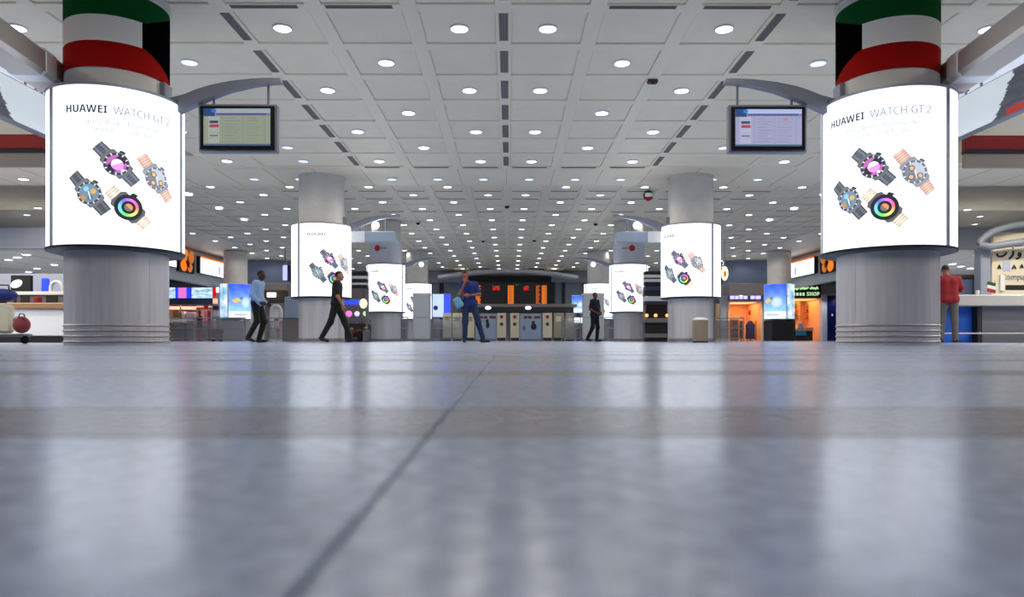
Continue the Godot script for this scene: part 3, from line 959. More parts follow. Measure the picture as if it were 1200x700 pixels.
	textured(fb, noise(0.06, 4, Color(0.4, 0.41, 0.48), Color(0.52, 0.53, 0.61), 512, FastNoiseLite.TYPE_SIMPLEX_SMOOTH, 9), 0.8)
	M_.floor_band = fb
	M_.grout = mat(Color(0.55, 0.55, 0.58), 0.5)
	var disc := mb().lathe([Vector2(0, -0.02), Vector2(0.06, -0.019), Vector2(0.115, -0.01), Vector2(0.115, 0.004), Vector2(0, 0.004)], 20)
	lens_mesh = disc.mesh()
	ring_mesh = mb().lathe([Vector2(0.113, 0.012), Vector2(0.113, -0.01), Vector2(0.118, -0.014), Vector2(0.13, -0.006), Vector2(0.132, 0.012)], 20).mesh()

func shell() -> void:
	# floor: slabs near the eye, strips of slabs beyond
	var fl := struct("floor", mb().box(Vector3(0, -0.1035, -18), Vector3(72, 0.2, 72)), M_.grout)
	var rows := []
	var z := -0.38
	var edge := 0.514 - 0.667
	while z < 30.0:
		rows.append([edge, edge + 0.667, false])
		rows.append([edge + 0.667, edge + 0.886, true])
		edge += 0.886
		z = edge
	var made := {}
	var cols := 9
	for r in rows:
		var band: bool = r[2]
		if r[0] < 3.3:
			for c in range(-cols, cols):
				var key := "band" if band else "slab"
				if not made.has(key):
					made[key] = mb().box(Vector3.ZERO, Vector3(1.1975, 0.027, r[1] - r[0] - (0.0015 if band else 0.0015)), 0.0012).mesh()
				obj("floor_band" if band else "floor_slab", made[key], M_.floor_band if band else M_.floor, fl, Vector3(0.016 + 1.2 * (c + 0.5), -0.0135, -(r[0] + r[1]) / 2))
		else:
			obj("floor_band" if band else "floor_strip", mb().box(Vector3.ZERO, Vector3(71, 0.027, r[1] - r[0] - 0.001)), M_.floor_band if band else M_.floor, fl, Vector3(0, -0.0135, -(r[0] + r[1]) / 2))
	obj("floor_field", mb().box(Vector3(0, -0.0135, -(edge + 54.0) / 2), Vector3(71, 0.027, 54.0 - edge)), M_.floor, fl)
	var back := rows[0][0] as float
	obj("floor_field", mb().box(Vector3(0, -0.0135, (18.0 - back) / 2), Vector3(71, 0.027, 18.0 + back)), M_.floor, fl)
	# walls
	struct("wall_back", mb().box(Vector3(0, 2.9, -50.3), Vector3(72, 5.8, 0.4)), M_.wall)
	struct("wall_front", mb().box(Vector3(0, 2.9, 17.8), Vector3(72, 5.8, 0.4)), M_.wall)
	struct("wall_left", mb().box(Vector3(-35.6, 2.9, -16.2), Vector3(0.4, 5.8, 69)), M_.wall)
	struct("wall_right", mb().box(Vector3(35.6, 2.9, -16.2), Vector3(0.4, 5.8, 69)), M_.wall)

func ceilings() -> void:
	var rib_h := 0.035
	var rib_w := 0.22
	# near ceiling: ribs at CEIL, panels above them
	var c := struct("ceiling", mb().box(Vector3(0, CEIL + 0.24, -0.85), Vector3(14.4, 0.4, 37.3)), M_.ceiling)
	var panel: ArrayMesh = mb().box(Vector3.ZERO, Vector3(M - rib_w - 0.003, 0.03, M - rib_w - 0.003), 0.005).mesh()
	var wide: ArrayMesh = mb().box(Vector3.ZERO, Vector3(2 * M - rib_w - 0.003, 0.03, M - rib_w - 0.003), 0.005).mesh()
	var edges := [-7.2, -6.0, -3.6, -2.4, -1.2, 0.0, 1.2, 2.4, 3.6, 6.0, 7.2]
	for x in edges:
		obj("ceiling_rib", mb().box(Vector3(x, CEIL + rib_h / 2, -0.85), Vector3(rib_w, rib_h, 37.3), 0.012), M_.rib, c)
	var zs := []
	for k in range(-12, 8): zs.append(ROW - 0.6 + M * k)
	var rows := []
	for k in range(-12, 8):
		obj("ceiling_rib", mb().box(Vector3(0, CEIL + rib_h / 2 + 0.001, -(ROW - 0.6 + M * k)), Vector3(14.4, rib_h, rib_w), 0.012), M_.rib, c)
		if k < 7: rows.append(k)
	for k in rows:
		if k < -1: continue
		for e in edges.size() - 1:
			var w: float = edges[e + 1] - edges[e]
			obj("ceiling_panel", panel if w < 1.5 else wide, M_.ceiling, c, Vector3((edges[e] + edges[e + 1]) / 2, CEIL + 0.037, -(ROW + M * k)))
	# the flat soffit that carries the second pillars
	obj("soffit", mb().box(Vector3(0, CEIL + 0.2, -(17.54 + STEP) / 2), Vector3(71, 0.398, STEP - 17.54), 0.01), M_.rib, c)
	for x in range(-11, 12):
		obj("joint", mb().box(Vector3(x * 1.2, CEIL - 0.0005, -(17.54 + STEP) / 2), Vector3(0.008, 0.006, STEP - 17.6)), M_.vent, c)
	# air slots laid in the ribs
	var slot := mb()
	slot.box(Vector3.ZERO, Vector3(0.125, 0.012, 0.83), 0.003)
	var slot_m: ArrayMesh = slot.mesh()
	var fin: ArrayMesh = mb().box(Vector3.ZERO, Vector3(0.012, 0.014, 0.81)).mesh()
	for k in range(-1, 7):
		for x in [-3.6, 0.0, 3.6]:
			var v := obj("air_slot", slot_m, M_.vent, c, Vector3(x, CEIL - 0.002, -(ROW + M * k - 0.06)))
			for f in 3: obj("fin", fin, M_.vent_dark, v, Vector3((f - 1) * 0.034, -0.002, 0))
	var cross: ArrayMesh = mb().box(Vector3.ZERO, Vector3(0.85, 0.012, 0.075), 0.003).mesh()
	var cfin: ArrayMesh = mb().box(Vector3.ZERO, Vector3(0.83, 0.014, 0.012)).mesh()
	for q in [[9.03, [-2.5, -1.5, 1.5, 2.5]], [17.43, [-2.5, -1.5, -0.5, 0.5, 1.5, 2.5]]]:
		for x in q[1]:
			var v := obj("air_slot", cross, M_.vent, c, Vector3(x * M - 0.03, CEIL - 0.002, -q[0]))
			for f in 2: obj("fin", cfin, M_.vent_dark, v, Vector3(0, -0.002, (f - 0.5) * 0.03))
	# outer flat ceilings beside the light wells
	for s in [-1.0, 1.0]:
		var o := struct("ceiling_side", mb().box(Vector3(s * 23.0, CEIL + 0.3, -0.85), Vector3(24.0, 0.6, 37.3), 0.0), M_.ceiling)
		struct("added_well_panel_%d" % (1 if s < 0 else 2), mb().box(Vector3(s * 9.1, 5.5, -8.0), Vector3(4.2, 0.2, 22.0)), M_.added_well_fill)  # luminous panel added atop the well to brighten the sides
		area("added_well_fill", Vector3(s * 9.1, 5.37, -8.0), Vector3(0, -1, 0), Vector2(3.6, 20.0), 22.0, Color(0.95, 0.97, 1.0))  # fill light added along with that panel
		for q in [[7.17, 0.1], [10.94, 0.1]]: struct("trim_well", mb().box(Vector3(s * q[0], 4.85, -8.0), Vector3(0.1, 1.1, 22.0)), M_.rib)
		struct("trim_well", mb().box(Vector3(s * 9.1, 4.85, 3.0), Vector3(4.0, 1.1, 0.1)), M_.rib)
		struct("trim_well", mb().box(Vector3(s * 9.1, CEIL + 0.2, 10.4), Vector3(4.0, 0.4, 14.9)), M_.rib)
		struct("trim_well", mb().box(Vector3(s * 9.1, 4.7, -17.58), Vector3(4.0, 0.815, 0.14)), M_.well_end)
		var tri := PackedVector2Array([Vector2(7.15 * s, 11.63), Vector2(7.15 * s, 17.56), Vector2(10.8 * s, 17.56)])
		var fill := mb().extrude(tri, 0.0, 0.12, Basis(Vector3(1, 0, 0), Vector3(0, 0, -1), Vector3(0, 1, 0)), Vector3(0, CEIL, 0))
		struct("ceiling_corner", fill, M_.ceiling)
		var dg := Vector3(3.65 * s, 0, -5.93)
		struct("trim_well", mb().box(Vector3(8.98 * s, 4.85, -14.6), Vector3(dg.length(), 1.1, 0.05), 0.0, Basis(Vector3.UP, atan2(-dg.z, dg.x))), M_.rib)
	# raised ceiling
	var h := struct("ceiling_raised", mb().box(Vector3(0, HIGH + 0.24, -35.0), Vector3(71, 0.4, 31.4)), M_.ceiling)
	struct("trim_step", mb().box(Vector3(0, (CEIL + HIGH + 0.3) / 2, -STEP + 0.05), Vector3(71, HIGH + 0.3 - CEIL, 0.1)), M_.rib)
	for k in range(-11, 12):
		obj("ceiling_rib", mb().box(Vector3(k * M, HIGH + rib_h / 2, -35.0), Vector3(rib_w, rib_h, 31.0), 0.01), M_.rib, h)
	for k in range(9, 34):
		obj("ceiling_rib", mb().box(Vector3(0, HIGH + rib_h / 2 + 0.001, -(ROW - 0.6 + M * k)), Vector3(26.4, rib_h, rib_w), 0.01), M_.rib, h)
	for k in range(9, 17):
		for x in range(-8, 8): obj("ceiling_panel", panel, M_.ceiling, h, Vector3((x + 0.5) * M, HIGH + 0.037, -(ROW + M * k)))
	for k in [11, 12, 14]:
		for x in range(-6, 7):
			var v := obj("air_slot", cross, M_.vent, h, Vector3((x + 0.5) * M, HIGH - 0.002, -(ROW + M * k - 0.6)))
	lights()

func lights() -> void:
	var up := CEIL + 0.01
	for k in [-6, -4, -2, 0, 1, 2, 3, 4, 5, 6]:
		var row_word: String = ("bright downlight, %s row of the near ceiling, " % small_words[k]) if k >= 0 else ("bright downlight overhead behind the camera, %s row, " % small_words[-k - 1])
		var cs := [-2.5, -0.5, 0.5, 2.5, -5.5, 5.5] if k % 2 == 0 else [-1.5, 1.5]
		for c in cs:
			var name_: String = "left" if c < 0 else "right"
			var which: String = {0.5: "just %s of the central vents", 2.5: "farther %s of the central vents", 1.5: "%s of the central vents", 5.5: "out beyond the %s pillar line"}[absf(c)] % name_
			downlight(Vector3(c * M, up, -(ROW + M * k)), row_word + which, "downlights of the near ceiling", LAMP)
	for q in [[-4, 1], [4, 1], [-4, 3], [4, 3], [-4, 5], [4, 5], [-4, 6]]:
		downlight(Vector3(q[0] * M, CEIL + 0.01, -(ROW + M * q[1])), "dim bluish downlight in line with the %s pillars, %s ceiling row" % ["left" if q[0] < 0 else "right", small_words[q[1]]], "dim downlights of the near ceiling", LAMP * 0.35, true)
	for c in range(-6, 6):
		if c == -4 or c == 3: continue
		var cc := c + 0.5
		downlight(Vector3(cc * M, CEIL - 0.012, -18.68), "dim downlight on the flat ceiling band, " + side_word(cc), "downlights on the flat band", LAMP * 0.6, absf(cc) < 6.6)
	for k in range(10, 32):
		for c in range(-12, 12):
			var cc := c + 0.5
			if (int(absf(cc)) + k) % 2 == 0: continue
			if absf(cc) > 9 and k < 18: continue
			downlight(Vector3(cc * M, HIGH + 0.028 if k > 16 else HIGH + 0.01, -(ROW + M * k)), "small raised ceiling downlight, %s row back, %s" % [small_words[k - 10], side_word(cc)], "downlights of the raised ceiling", LAMP * (0.27 if absf(cc) < 9.0 else 0.7))
	for s in [-1.0, 1.0]:
		for k in range(-2, 7, 2):
			for q in 3:
				downlight(Vector3((11.8 + 2.4 * q) * s, CEIL - 0.012, -(ROW + M * k)), "added fill downlight of the %s side ceiling, %s row, %s out" % ["left" if s < 0 else "right", small_words[k / 2 + 1], small_words[q]], "added fill downlights of the side ceilings", LAMP * 5.5)  # lamps added, mostly out of view, to brighten the dark sides
		for q in ([[29.0, 18.7, CEIL], [46.0, 25.3, HIGH], [33.0, 26.7, HIGH]] if s < 0 else [[1135.0, 25.5, HIGH], [1150.0, 26.9, HIGH], [1144.0, 28.7, HIGH]]):
			var p := at(q[0], 0, q[1])
			downlight(Vector3(p.x, q[2] + (0.028 if q[2] > 4.5 else -0.012), p.z), "lone downlight over the %s gallery, %s metres back" % ["left" if s < 0 else "right", "nineteen" if q[1] < 20 else "twenty-five" if q[1] < 26 else "twenty-seven" if q[1] < 28 else "twenty-nine"], "gallery downlights", LAMP * 4.0)

const LAMP := 1.15

func pillars() -> void:
	var adv: Array = [M_.advert, M_.blank, M_.blank]
	var words := [["left", -1.0], ["right", 1.0]]
	for w in words:
		var s: float = w[1]
		pillar(s, 8.9, "nearest one on the %s, wrapped in a flag" % w[0], true)
		lightbox(s, 8.9, "large glowing watch advert round the nearest %s pillar, below the flag" % w[0], 30.5 if s < 0 else -36.0, adv, true)
		flag(s, 8.9, "green, white, red and black flag wrapped round the nearest %s pillar" % w[0])
		bracket(s, 8.9, "grey curved arm on the nearest %s pillar that carries the flight monitor" % w[0])
		monitor(s, 8.9, "hanging flight monitor with a %s screen beside the nearest %s pillar" % ["greenish" if s < 0 else "lavender", w[0]], M_.screen_l if s < 0 else M_.screen_r)
		pillar(s, 18.55, "second one back on the %s" % w[0], false)
		lightbox(s, 18.55, "glowing watch advert round the second %s pillar back" % w[0], 32.0 if s < 0 else -33.0, adv, true)
		bracket(s, 18.55, "grey curved arm on the second %s pillar back, with a round lamp" % w[0])
		pillar(s, 28.2, "third one back on the %s" % w[0], false)
		lightbox(s, 28.2, "glowing watch advert round the third %s pillar back, under an emblem band" % w[0], 3.0 if s < 0 else -7.0, adv, true)
		bracket(s, 28.2, "small grey curved arm on the third %s pillar back, with a round lamp" % w[0])
		pillar(s, 37.75, "fourth and farthest one on the %s" % w[0], false)
		lightbox(s, 37.75, "small white lightbox round the farthest %s pillar, partly behind a pale pylon" % w[0], 0.0, adv, true)
		for d in [18.55, 28.2]:
			var o := thing("arm_lamp", "round white lamp under the arm of the %s %s pillar" % ["second" if d < 20 else "third", w[0]], "lamp", Vector3(3.4 * s, 3.05, -d))
			obj("globe_light", mb().ball(Vector3.ZERO, Vector3.ONE * 0.1, 12, 20), M_.globe, o)
			obj("stem", mb().tube([Vector3(0, 0.09, 0), Vector3(0, 0.1, 0)], 0.025, 10), M_.grey_metal, o)
			var l := OmniLight3D.new()
			l.name = "lamp"; l.light_energy = 0.5; l.light_size = 0.09; l.omni_range = 60.0; l.omni_attenuation = 2.0; l.shadow_enabled = true
			o.add_child(l)
		var sign_ := thing("hanging_sign", "pale unlit sign panel hung beside the second %s pillar back" % w[0], "sign", Vector3(3.44 * s, 2.745, -18.55))
		obj("panel", mb().box(Vector3.ZERO, Vector3(1.15, 0.28, 0.06), 0.01), M_.blue_grey_pale, sign_)
		obj("pale_end", mb().box(Vector3(0.41 * s, 0, 0.005), Vector3(0.34, 0.285, 0.062), 0.01), M_.white_metal, sign_)
		for x in [-0.35, 0.3]: obj("hanger_rod", mb().tube([Vector3(x * -s, 0.1, 0), Vector3(x * -s, 0.455 if x > 0 else 0.23, 0)], 0.012, 8), M_.grey_metal, sign_)
		var b := thing("emblem_band", "pale sign band with a red round emblem, above the third %s lightbox" % w[0], "sign", Vector3(4.8 * s, 0, -28.2))
		obj("band", mb().lathe([Vector2(0.578, 3.06), Vector2(0.62, 3.07), Vector2(0.62, 3.83), Vector2(0.578, 3.84)], 48), M_.pale_blue, b)
		for q in [-8.0, 8.0]:
			var e: float = deg_to_rad(-22.0 if s < 0 else 3.0)
			var rr := 0.626
			if q < 0:
				obj("emblem", mb().lathe([Vector2(0, 0), Vector2(0.12, 0), Vector2(0.12, 0.012), Vector2(0.06, 0.012), Vector2(0, 0.012)], 24, Vector3(sin(e) * 0.615, 3.62, cos(e) * 0.615), Basis(Vector3.UP, e) * Basis(Vector3.RIGHT, PI / 2)), M_.logo_red, b)
			else:
				var e2 := e + deg_to_rad(24.0 if s < 0 else -24.0)
				obj("lettering", mb().arc(0.618, 0.626, even(e2 - 0.2, e2 + 0.2, 6), [3.59, 3.59, 3.59, 3.59, 3.59, 3.59, 3.59], [3.65, 3.65, 3.65, 3.65, 3.65, 3.65, 3.65]), M_.grey_metal, b)
	# blue poster pillars far out at both sides
	for w in words:
		var s: float = w[1]
		var o := thing("pillar", "slimmer far pillar at the %s, between the shop signs, on a grey plinth" % w[0], "pillar", Vector3(14.4 * s, 0, -37.75))
		obj("shaft", mb().lathe([Vector2(0, 1.1), Vector2(0.6, 1.1), Vector2(0.6, HIGH), Vector2(0, HIGH)], 40), M_.plaster, o)
		obj("plinth", mb().box(Vector3(0, 0.555, 0), Vector3(1.25, 1.11, 1.25), 0.05), M_.dark_metal if s > 0 else M_.steel, o)
		var l := thing("poster_lightbox", "sky blue poster lightbox round the far %s pillar" % w[0], "sign", Vector3(14.4 * s, 0, -37.75))
		var seam := 8.0 * s
		var spans := [[seam - 108.0, seam - 2.0], [seam + 2.0, seam + 108.0], [seam + 112.0, seam + 248.0]]
		for k in 3:
			var front: bool = (k == 0) == (s > 0)
			obj("lit_panel", sheet(0.735, 0.755, spans[k][0], spans[k][1], 1.16, 2.98, 20), M_.blank if k == 2 else (M_.sky0 if front else M_.sky1), l)
			obj("corner_post", sheet(0.72, 0.765, spans[k][1] - 0.2, spans[k][1] + 4.2, 1.15, 2.99, 2), M_.white_metal, l)
		obj("bottom_rim", mb().lathe([Vector2(0.61, 1.13), Vector2(0.76, 1.14), Vector2(0.77, 1.16), Vector2(0.73, 1.17)], 40), M_.dark_metal, l)
		obj("top_rim", mb().lathe([Vector2(0.61, 2.97), Vector2(0.77, 2.98), Vector2(0.76, 3.0), Vector2(0.61, 3.01)], 40), M_.white_metal, l)

func near_sides() -> void:
	for w in [["left", -1.0], ["right", 1.0]]:
		var s: float = w[1]
		# box beam bolted to the outer side of the near pillar
		var b := thing("box_beam", "grey metal box beam running from the nearest %s pillar towards the camera" % w[0], "beam", Vector3(5.585 * s, 3.305, -8.95), -s * deg_to_rad(5.7))
		var prof := PackedVector2Array()
		for q in [[-0.21, -0.11], [-0.165, -0.155], [0.165, -0.155], [0.21, -0.11], [0.21, 0.11], [0.165, 0.155], [-0.165, 0.155], [-0.21, 0.11]]: prof.append(Vector2(q[0], q[1]))
		obj("beam_body", mb().extrude(prof, 0.12, 6.5), M_.beam_paint, b)
		var cap := mb()
		for i in 6:
			var a := PI / 2 * i / 5.0
			var k := 0.21 * cos(a) * 0.98
			if i < 5:
				var c := PI / 2 * (i + 1) / 5.0
				var k2 := 0.21 * cos(c) * 0.98
				for q in [[-1.0], [1.0]]:
					var x0: float = k * q[0]
					var x1: float = k2 * q[0]
					var z0 := 0.12 - 0.16 * sin(a)
					var z1 := 0.12 - 0.16 * sin(c)
					cap.quad(Vector3(x0, -0.15, z0), Vector3(x1, -0.15, z1), Vector3(x1, 0.15, z1), Vector3(x0, 0.15, z0), Vector3(q[0] * cos((a + c) / 2), 0, -sin((a + c) / 2)).normalized())
				for y in [-0.15, 0.15]: cap.quad(Vector3(-k, y, z_of(a)), Vector3(k, y, z_of(a)), Vector3(k2, y, z_of(c)), Vector3(-k2, y, z_of(c)), Vector3(0, signf(y), 0))
		obj("end_cap", cap, M_.steel_bright, b)
		obj("highlight_sleeve", mb().box(Vector3(0, 0, 0.56), Vector3(0.44, 0.33, 0.3), 0.04), M_.highlight_white, b)  # white box standing in for the bright glint at the beam end
		# hoarding in the light well, lengthways, and a red pelmet across it
		var h := thing("lightbox_hoarding", "long pale lit hoarding with a dark coat on it, hung in the %s light well" % w[0], "billboard", Vector3(7.95 * s, 3.92, -8.85))
		obj("board", mb().box(Vector3.ZERO, Vector3(0.14, 0.7, 7.7), 0.01), M_.grey_paint, h)
		var face := mb()
		var x := -0.076 * s
		face.tri(Vector3(x, -0.33, 3.83), Vector3(x, -0.33, -3.83), Vector3(x, 0.33, -3.83), Vector3(-s, 0, 0), Vector3(-s, 0, 0), Vector3(-s, 0, 0), Vector2(0 if s < 0 else 1, 1), Vector2(1 if s < 0 else 0, 1), Vector2(1 if s < 0 else 0, 0))
		face.tri(Vector3(x, -0.33, 3.83), Vector3(x, 0.33, -3.83), Vector3(x, 0.33, 3.83), Vector3(-s, 0, 0), Vector3(-s, 0, 0), Vector3(-s, 0, 0), Vector2(0 if s < 0 else 1, 1), Vector2(1 if s < 0 else 0, 0), Vector2(0 if s < 0 else 1, 0))
		obj("print", face, M_.banner_l if s < 0 else M_.banner_r, h)
		for z in [-3.0, 0.0, 3.0]: obj("hanger_rod", mb().tube([Vector3(0, 0.33, z), Vector3(0, 1.49, z)], 0.02, 8), M_.grey_metal, h)
		var p := thing("pelmet", "%s board across the far end of the %s light well" % ["red and orange" if s < 0 else "deep red", w[0]], "banner", Vector3(9.6 * s, 3.65, -12.95))
		obj("board", mb().box(Vector3.ZERO, Vector3(2.5, 0.26, 0.12), 0.01), M_.pelmet_l if s < 0 else M_.pelmet_r, p)
		obj("dark_rail", mb().box(Vector3(0, -0.165, 0), Vector3(2.5, 0.07, 0.14), 0.01), M_.dark_metal, p)
		obj("lower_board", mb().box(Vector3(0, -0.325, 0), Vector3(2.5, 0.25, 0.1), 0.01), M_.well_end, p)
		for q in [-1.2, 1.2]: obj("hanger_rod", mb().tube([Vector3(q, 0.14, 0), Vector3(q, 1.84, 0)], 0.02, 8), M_.grey_metal, p)
		# upper gallery with its own low ceiling
		var g := struct("floor_gallery", mb().box(Vector3(24.1 * s, 2.98, -22.5), Vector3(22.8, 0.62, 4.0), 0.02), M_.gallery)
		obj("rear_slab", mb().box(Vector3(25.5 * s, 2.98, -26.75), Vector3(20.0, 0.62, 4.5), 0.02), M_.gallery, g)
		obj("parapet_glass", mb().box(Vector3(24.0 * s, 3.55, -20.55), Vector3(22.6, 0.5, 0.04)), M_.smoke_glass, g)
		for q in 12: obj("ceiling_panel", mb().box(Vector3((13.7 + q * 1.8) * s, 2.665, -22.5 if q < 1 else -24.7), Vector3(1.7, 0.02, 3.9 if q < 1 else 8.3), 0.005), M_.ceiling, g)
		for q in 4:
			var lp := at([65, 44.6, 35, 25.4][q] if s < 0 else [1147.8, 1138.6, 1127.6, 1117.4][q], 0, [24.5, 25.8, 27.2, 28.6][q] if s < 0 else [26.6, 25.6, 24.9, 24.1][q])
			downlight(Vector3(lp.x, 2.641, lp.z), "small downlight under the %s gallery, %s from its inner edge" % [w[0], small_words[q]], "gallery downlights", LAMP * 2.5)
		for q in 3:
			var lp := at([32.6, 21.8, 11.5][q] if s < 0 else [1147.6, 1170.0, 1190.0][q], 0, 21.6 + q * 0.7)
			downlight(Vector3(lp.x, 2.641, lp.z), "small downlight along the front of the %s gallery, %s one" % [w[0], small_words[q]], "gallery downlights", LAMP * 2.5)
	# left: white counter, shelf behind it, trolley with luggage
	var c := thing("service_counter", "long white counter with a wood top edge behind the nearest left pillar", "counter", Vector3(0, 0, 0))
	obj("front_panel", px_box(-60, 362, 92, 394, 16.5, 0.7, 0.02), M_.white, c)
	obj("plinth", px_box(-58, 394, 90, 400, 16.56, 0.6, 0.01), M_.dark_metal, c)
	obj("worktop", px_box(-62, 355, 94, 362, 16.4, 0.95, 0.02), M_.wood_top, c)
	struct("wall_partition", px_box(-70, 321, 96, 400, 20.0, 0.15, 0.01), M_.partition)
	var back := thing("back_shelf", "grey shelf unit behind the white left counter", "shelf", Vector3.ZERO)
	obj("shelf_body", px_box(-40, 344, 84, 400, 17.6, 0.5, 0.01), M_.wall_dark, back)
	obj("shelf_top", px_box(-42, 342, 86, 346, 17.55, 0.6, 0.01), M_.white_metal, back)
	for q in [[17, 20], [25, 35], [55, 68]]: obj("open_box", px_box(q[0], 347, q[1], 355, 17.57, 0.1, 0.005), M_.dark_metal, back)
	var rb := at(46, 352, 16.9)
	tag(obj("red_tin", mb().lathe([Vector2(0, 0), Vector2(0.085, 0), Vector2(0.085, 0.15), Vector2(0.07, 0.165), Vector2(0, 0.165)], 20), M_.bag_red, self, Vector3(rb.x, at(0, 355, 16.4).y, -16.9)), "small red tin standing on the white left counter", "tin")
	var tv := thing("wall_screen", "black screen showing a bright white shape behind the white left counter", "screen", Vector3.ZERO)
	obj("casing", px_box(14, 323, 37, 345, 19.0, 0.12, 0.01), M_.black, tv)
	var wp := at(21, 333, 19.0)
	obj("white_image", mb().ball(wp + Vector3(0, 0, 0.005), Vector3(0.16, 0.1, 0.02), 8, 16, Basis(Vector3.BACK, 0.4)), M_.blank, tv)
	obj("support", px_box(20, 344, 31, 400, 19.05, 0.1, 0.005), M_.dark_metal, tv)
	var bl := thing("blue_light_column", "slim blue lit display beside the arched stand, behind the white left counter", "display", Vector3.ZERO)
	obj("tube_light", px_box(49, 326, 56, 346, 19.2, 0.15, 0.03), M_.blue_glow, bl)
	obj("base", px_box(47, 345, 58, 400, 19.15, 0.25, 0.02), M_.wall_dark, bl)
	var ar := thing("arched_stand", "white arched stand behind the white left counter", "stand", Vector3.ZERO)
	var ac := at(67.5, 0, 19.0)
	var pts := [Vector3(-0.15, 0.0, 0), Vector3(-0.15, 1.45, 0)]
	for i in range(1, 12): pts.append(Vector3(-0.15 * cos(PI * i / 12.0), 1.45 + 0.16 * sin(PI * i / 12.0), 0))
	pts.append_array([Vector3(0.15, 1.45, 0), Vector3(0.15, 0, 0)])
	for i in pts.size(): pts[i] += Vector3(ac.x, 0, ac.z)
	obj("arch", mb().tube(pts, 0.045, 10), M_.white, ar)
	var t0 := at(7, 0, 11.5)
	var tr := thing("luggage_trolley", "luggage trolley with blue handles loaded with bags before the white counter", "trolley", Vector3(t0.x, 0, t0.z), 0.35)
	obj("deck", mb().box(Vector3(0.02, 0.15, 0), Vector3(0.62, 0.03, 0.5), 0.01), M_.grey_metal, tr)
	for q in [[-0.28, 0.2], [-0.28, -0.2], [0.28, 0.0]]: obj("wheel", mb().lathe([Vector2(0, -0.02), Vector2(0.055, -0.02), Vector2(0.066, -0.01), Vector2(0.066, 0.01), Vector2(0.055, 0.02), Vector2(0, 0.02)], 16, Vector3(q[0], 0.066, q[1]), Basis(Vector3.RIGHT, PI / 2)), M_.black, tr)
	for z in [-0.22, 0.22]: obj("frame", mb().tube([Vector3(0.3, 0.13, z), Vector3(-0.26, 0.13, z), Vector3(-0.33, 0.9, z)], 0.018, 8), M_.steel_ring, tr)
	obj("handle", mb().tube([Vector3(-0.33, 0.9, -0.26), Vector3(-0.33, 0.9, 0.26)], 0.028, 10), M_.blue_paint, tr)
	obj("brake_bar", mb().tube([Vector3(-0.29, 0.83, -0.24), Vector3(-0.29, 0.83, 0.24)], 0.014, 8), M_.black, tr)
	var tp := Vector3(t0.x, 0, t0.z)
	var su := thing("suitcase", "cream upright suitcase on the luggage trolley", "suitcase", tp + Vector3(0.0, 0.166, 0.06), 0.35)
	obj("shell", mb().box(Vector3(0, 0.24, 0), Vector3(0.3, 0.47, 0.22), 0.04), M_.cream, su)
	obj("handle", mb().tube([Vector3(-0.06, 0.465, 0), Vector3(-0.06, 0.5, 0), Vector3(0.06, 0.5, 0), Vector3(0.06, 0.465, 0)], 0.01, 6), M_.black, su)
	var bb := thing("holdall", "blue and black holdall lying on top of the cream suitcase", "bag", tp + Vector3(0.0, 0.682, 0.06), 0.35)
	obj("bag_body", mb().ball(Vector3(0, 0.1, 0), Vector3(0.22, 0.11, 0.14), 12, 20), M_.blue_paint, bb)
	obj("strap", mb().tube([Vector3(-0.12, 0.16, 0.08), Vector3(-0.1, 0.26, 0.04), Vector3(0.1, 0.26, 0.04), Vector3(0.12, 0.16, 0.08)], 0.012, 6), M_.black, bb)
	var r0 := at(27, 0, 11.35)
	var rd := thing("round_bag", "round dark red speckled bag at the end of the luggage trolley", "bag", Vector3(r0.x, 0.17, r0.z))
	obj("bag_body", mb().ball(Vector3(0, 0.135, 0), Vector3(0.125, 0.135, 0.11), 14, 22), M_.red_speck, rd)
	obj("zip", mb().tube([Vector3(-0.1, 0.2, 0.06), Vector3(-0.04, 0.26, 0.07), Vector3(0.04, 0.26, 0.07), Vector3(0.1, 0.2, 0.06)], 0.007, 6), M_.black, rd)
	obj("handle", mb().tube([Vector3(-0.05, 0.26, 0), Vector3(-0.03, 0.31, 0), Vector3(0.03, 0.31, 0), Vector3(0.05, 0.26, 0)], 0.009, 6), M_.black, rd)
	# right: information counter with sign board and canopy
	var k := thing("information_counter", "grey counter with a pale top slab and blue end panel, beside the man in red", "counter", Vector3.ZERO)
	obj("front_panel", px_box(1152, 357, 1260, 400, 16.6, 0.7, 0.01), M_.counter_grey, k)
	obj("corner_post", px_box(1147, 357, 1153, 400, 16.55, 0.5, 0.01), M_.dark_metal, k)
	obj("end_panel", px_box(1100, 357, 1147, 400, 16.75, 0.5, 0.01), M_.blue_panel, k)
	obj("foot_rail", mb().tube([at(1100, 391, 16.45), at(1262, 391, 16.45)], 0.02, 8), M_.steel_ring, k)
	obj("rail_bracket", px_box(1149, 389, 1151, 392, 16.44, 0.16, 0.0), M_.steel_ring, k)
	obj("top_slab", mb().box(Vector3((at(1098, 0, 16.5).x + at(1264, 0, 16.5).x) / 2, 0.98, -16.85), Vector3(at(1264, 0, 16.5).x - at(1098, 0, 16.5).x, 0.26, 0.9), 0.02), M_.slab_top, k)
	var df := thing("desk_flag", "tiny green, white and red desk flag on the information counter", "flag", Vector3(at(1166, 0, 16.7).x, 1.11, -16.7))
	obj("base", mb().lathe([Vector2(0, 0), Vector2(0.05, 0), Vector2(0.04, 0.02), Vector2(0, 0.025)], 16), M_.white, df)
	obj("staff", mb().tube([Vector3(0, 0.02, 0), Vector3(0.03, 0.36, 0)], 0.006, 6), M_.steel_ring, df)
	for q in [[0.27, M_.green_flag], [0.19, M_.white], [0.11, M_.red_flag]]:
		obj("stripe", mb().box(Vector3(-0.06, q[0], 0.01), Vector3(0.2, 0.078, 0.012), 0.0, Basis(Vector3.BACK, -0.25)), q[1], df)
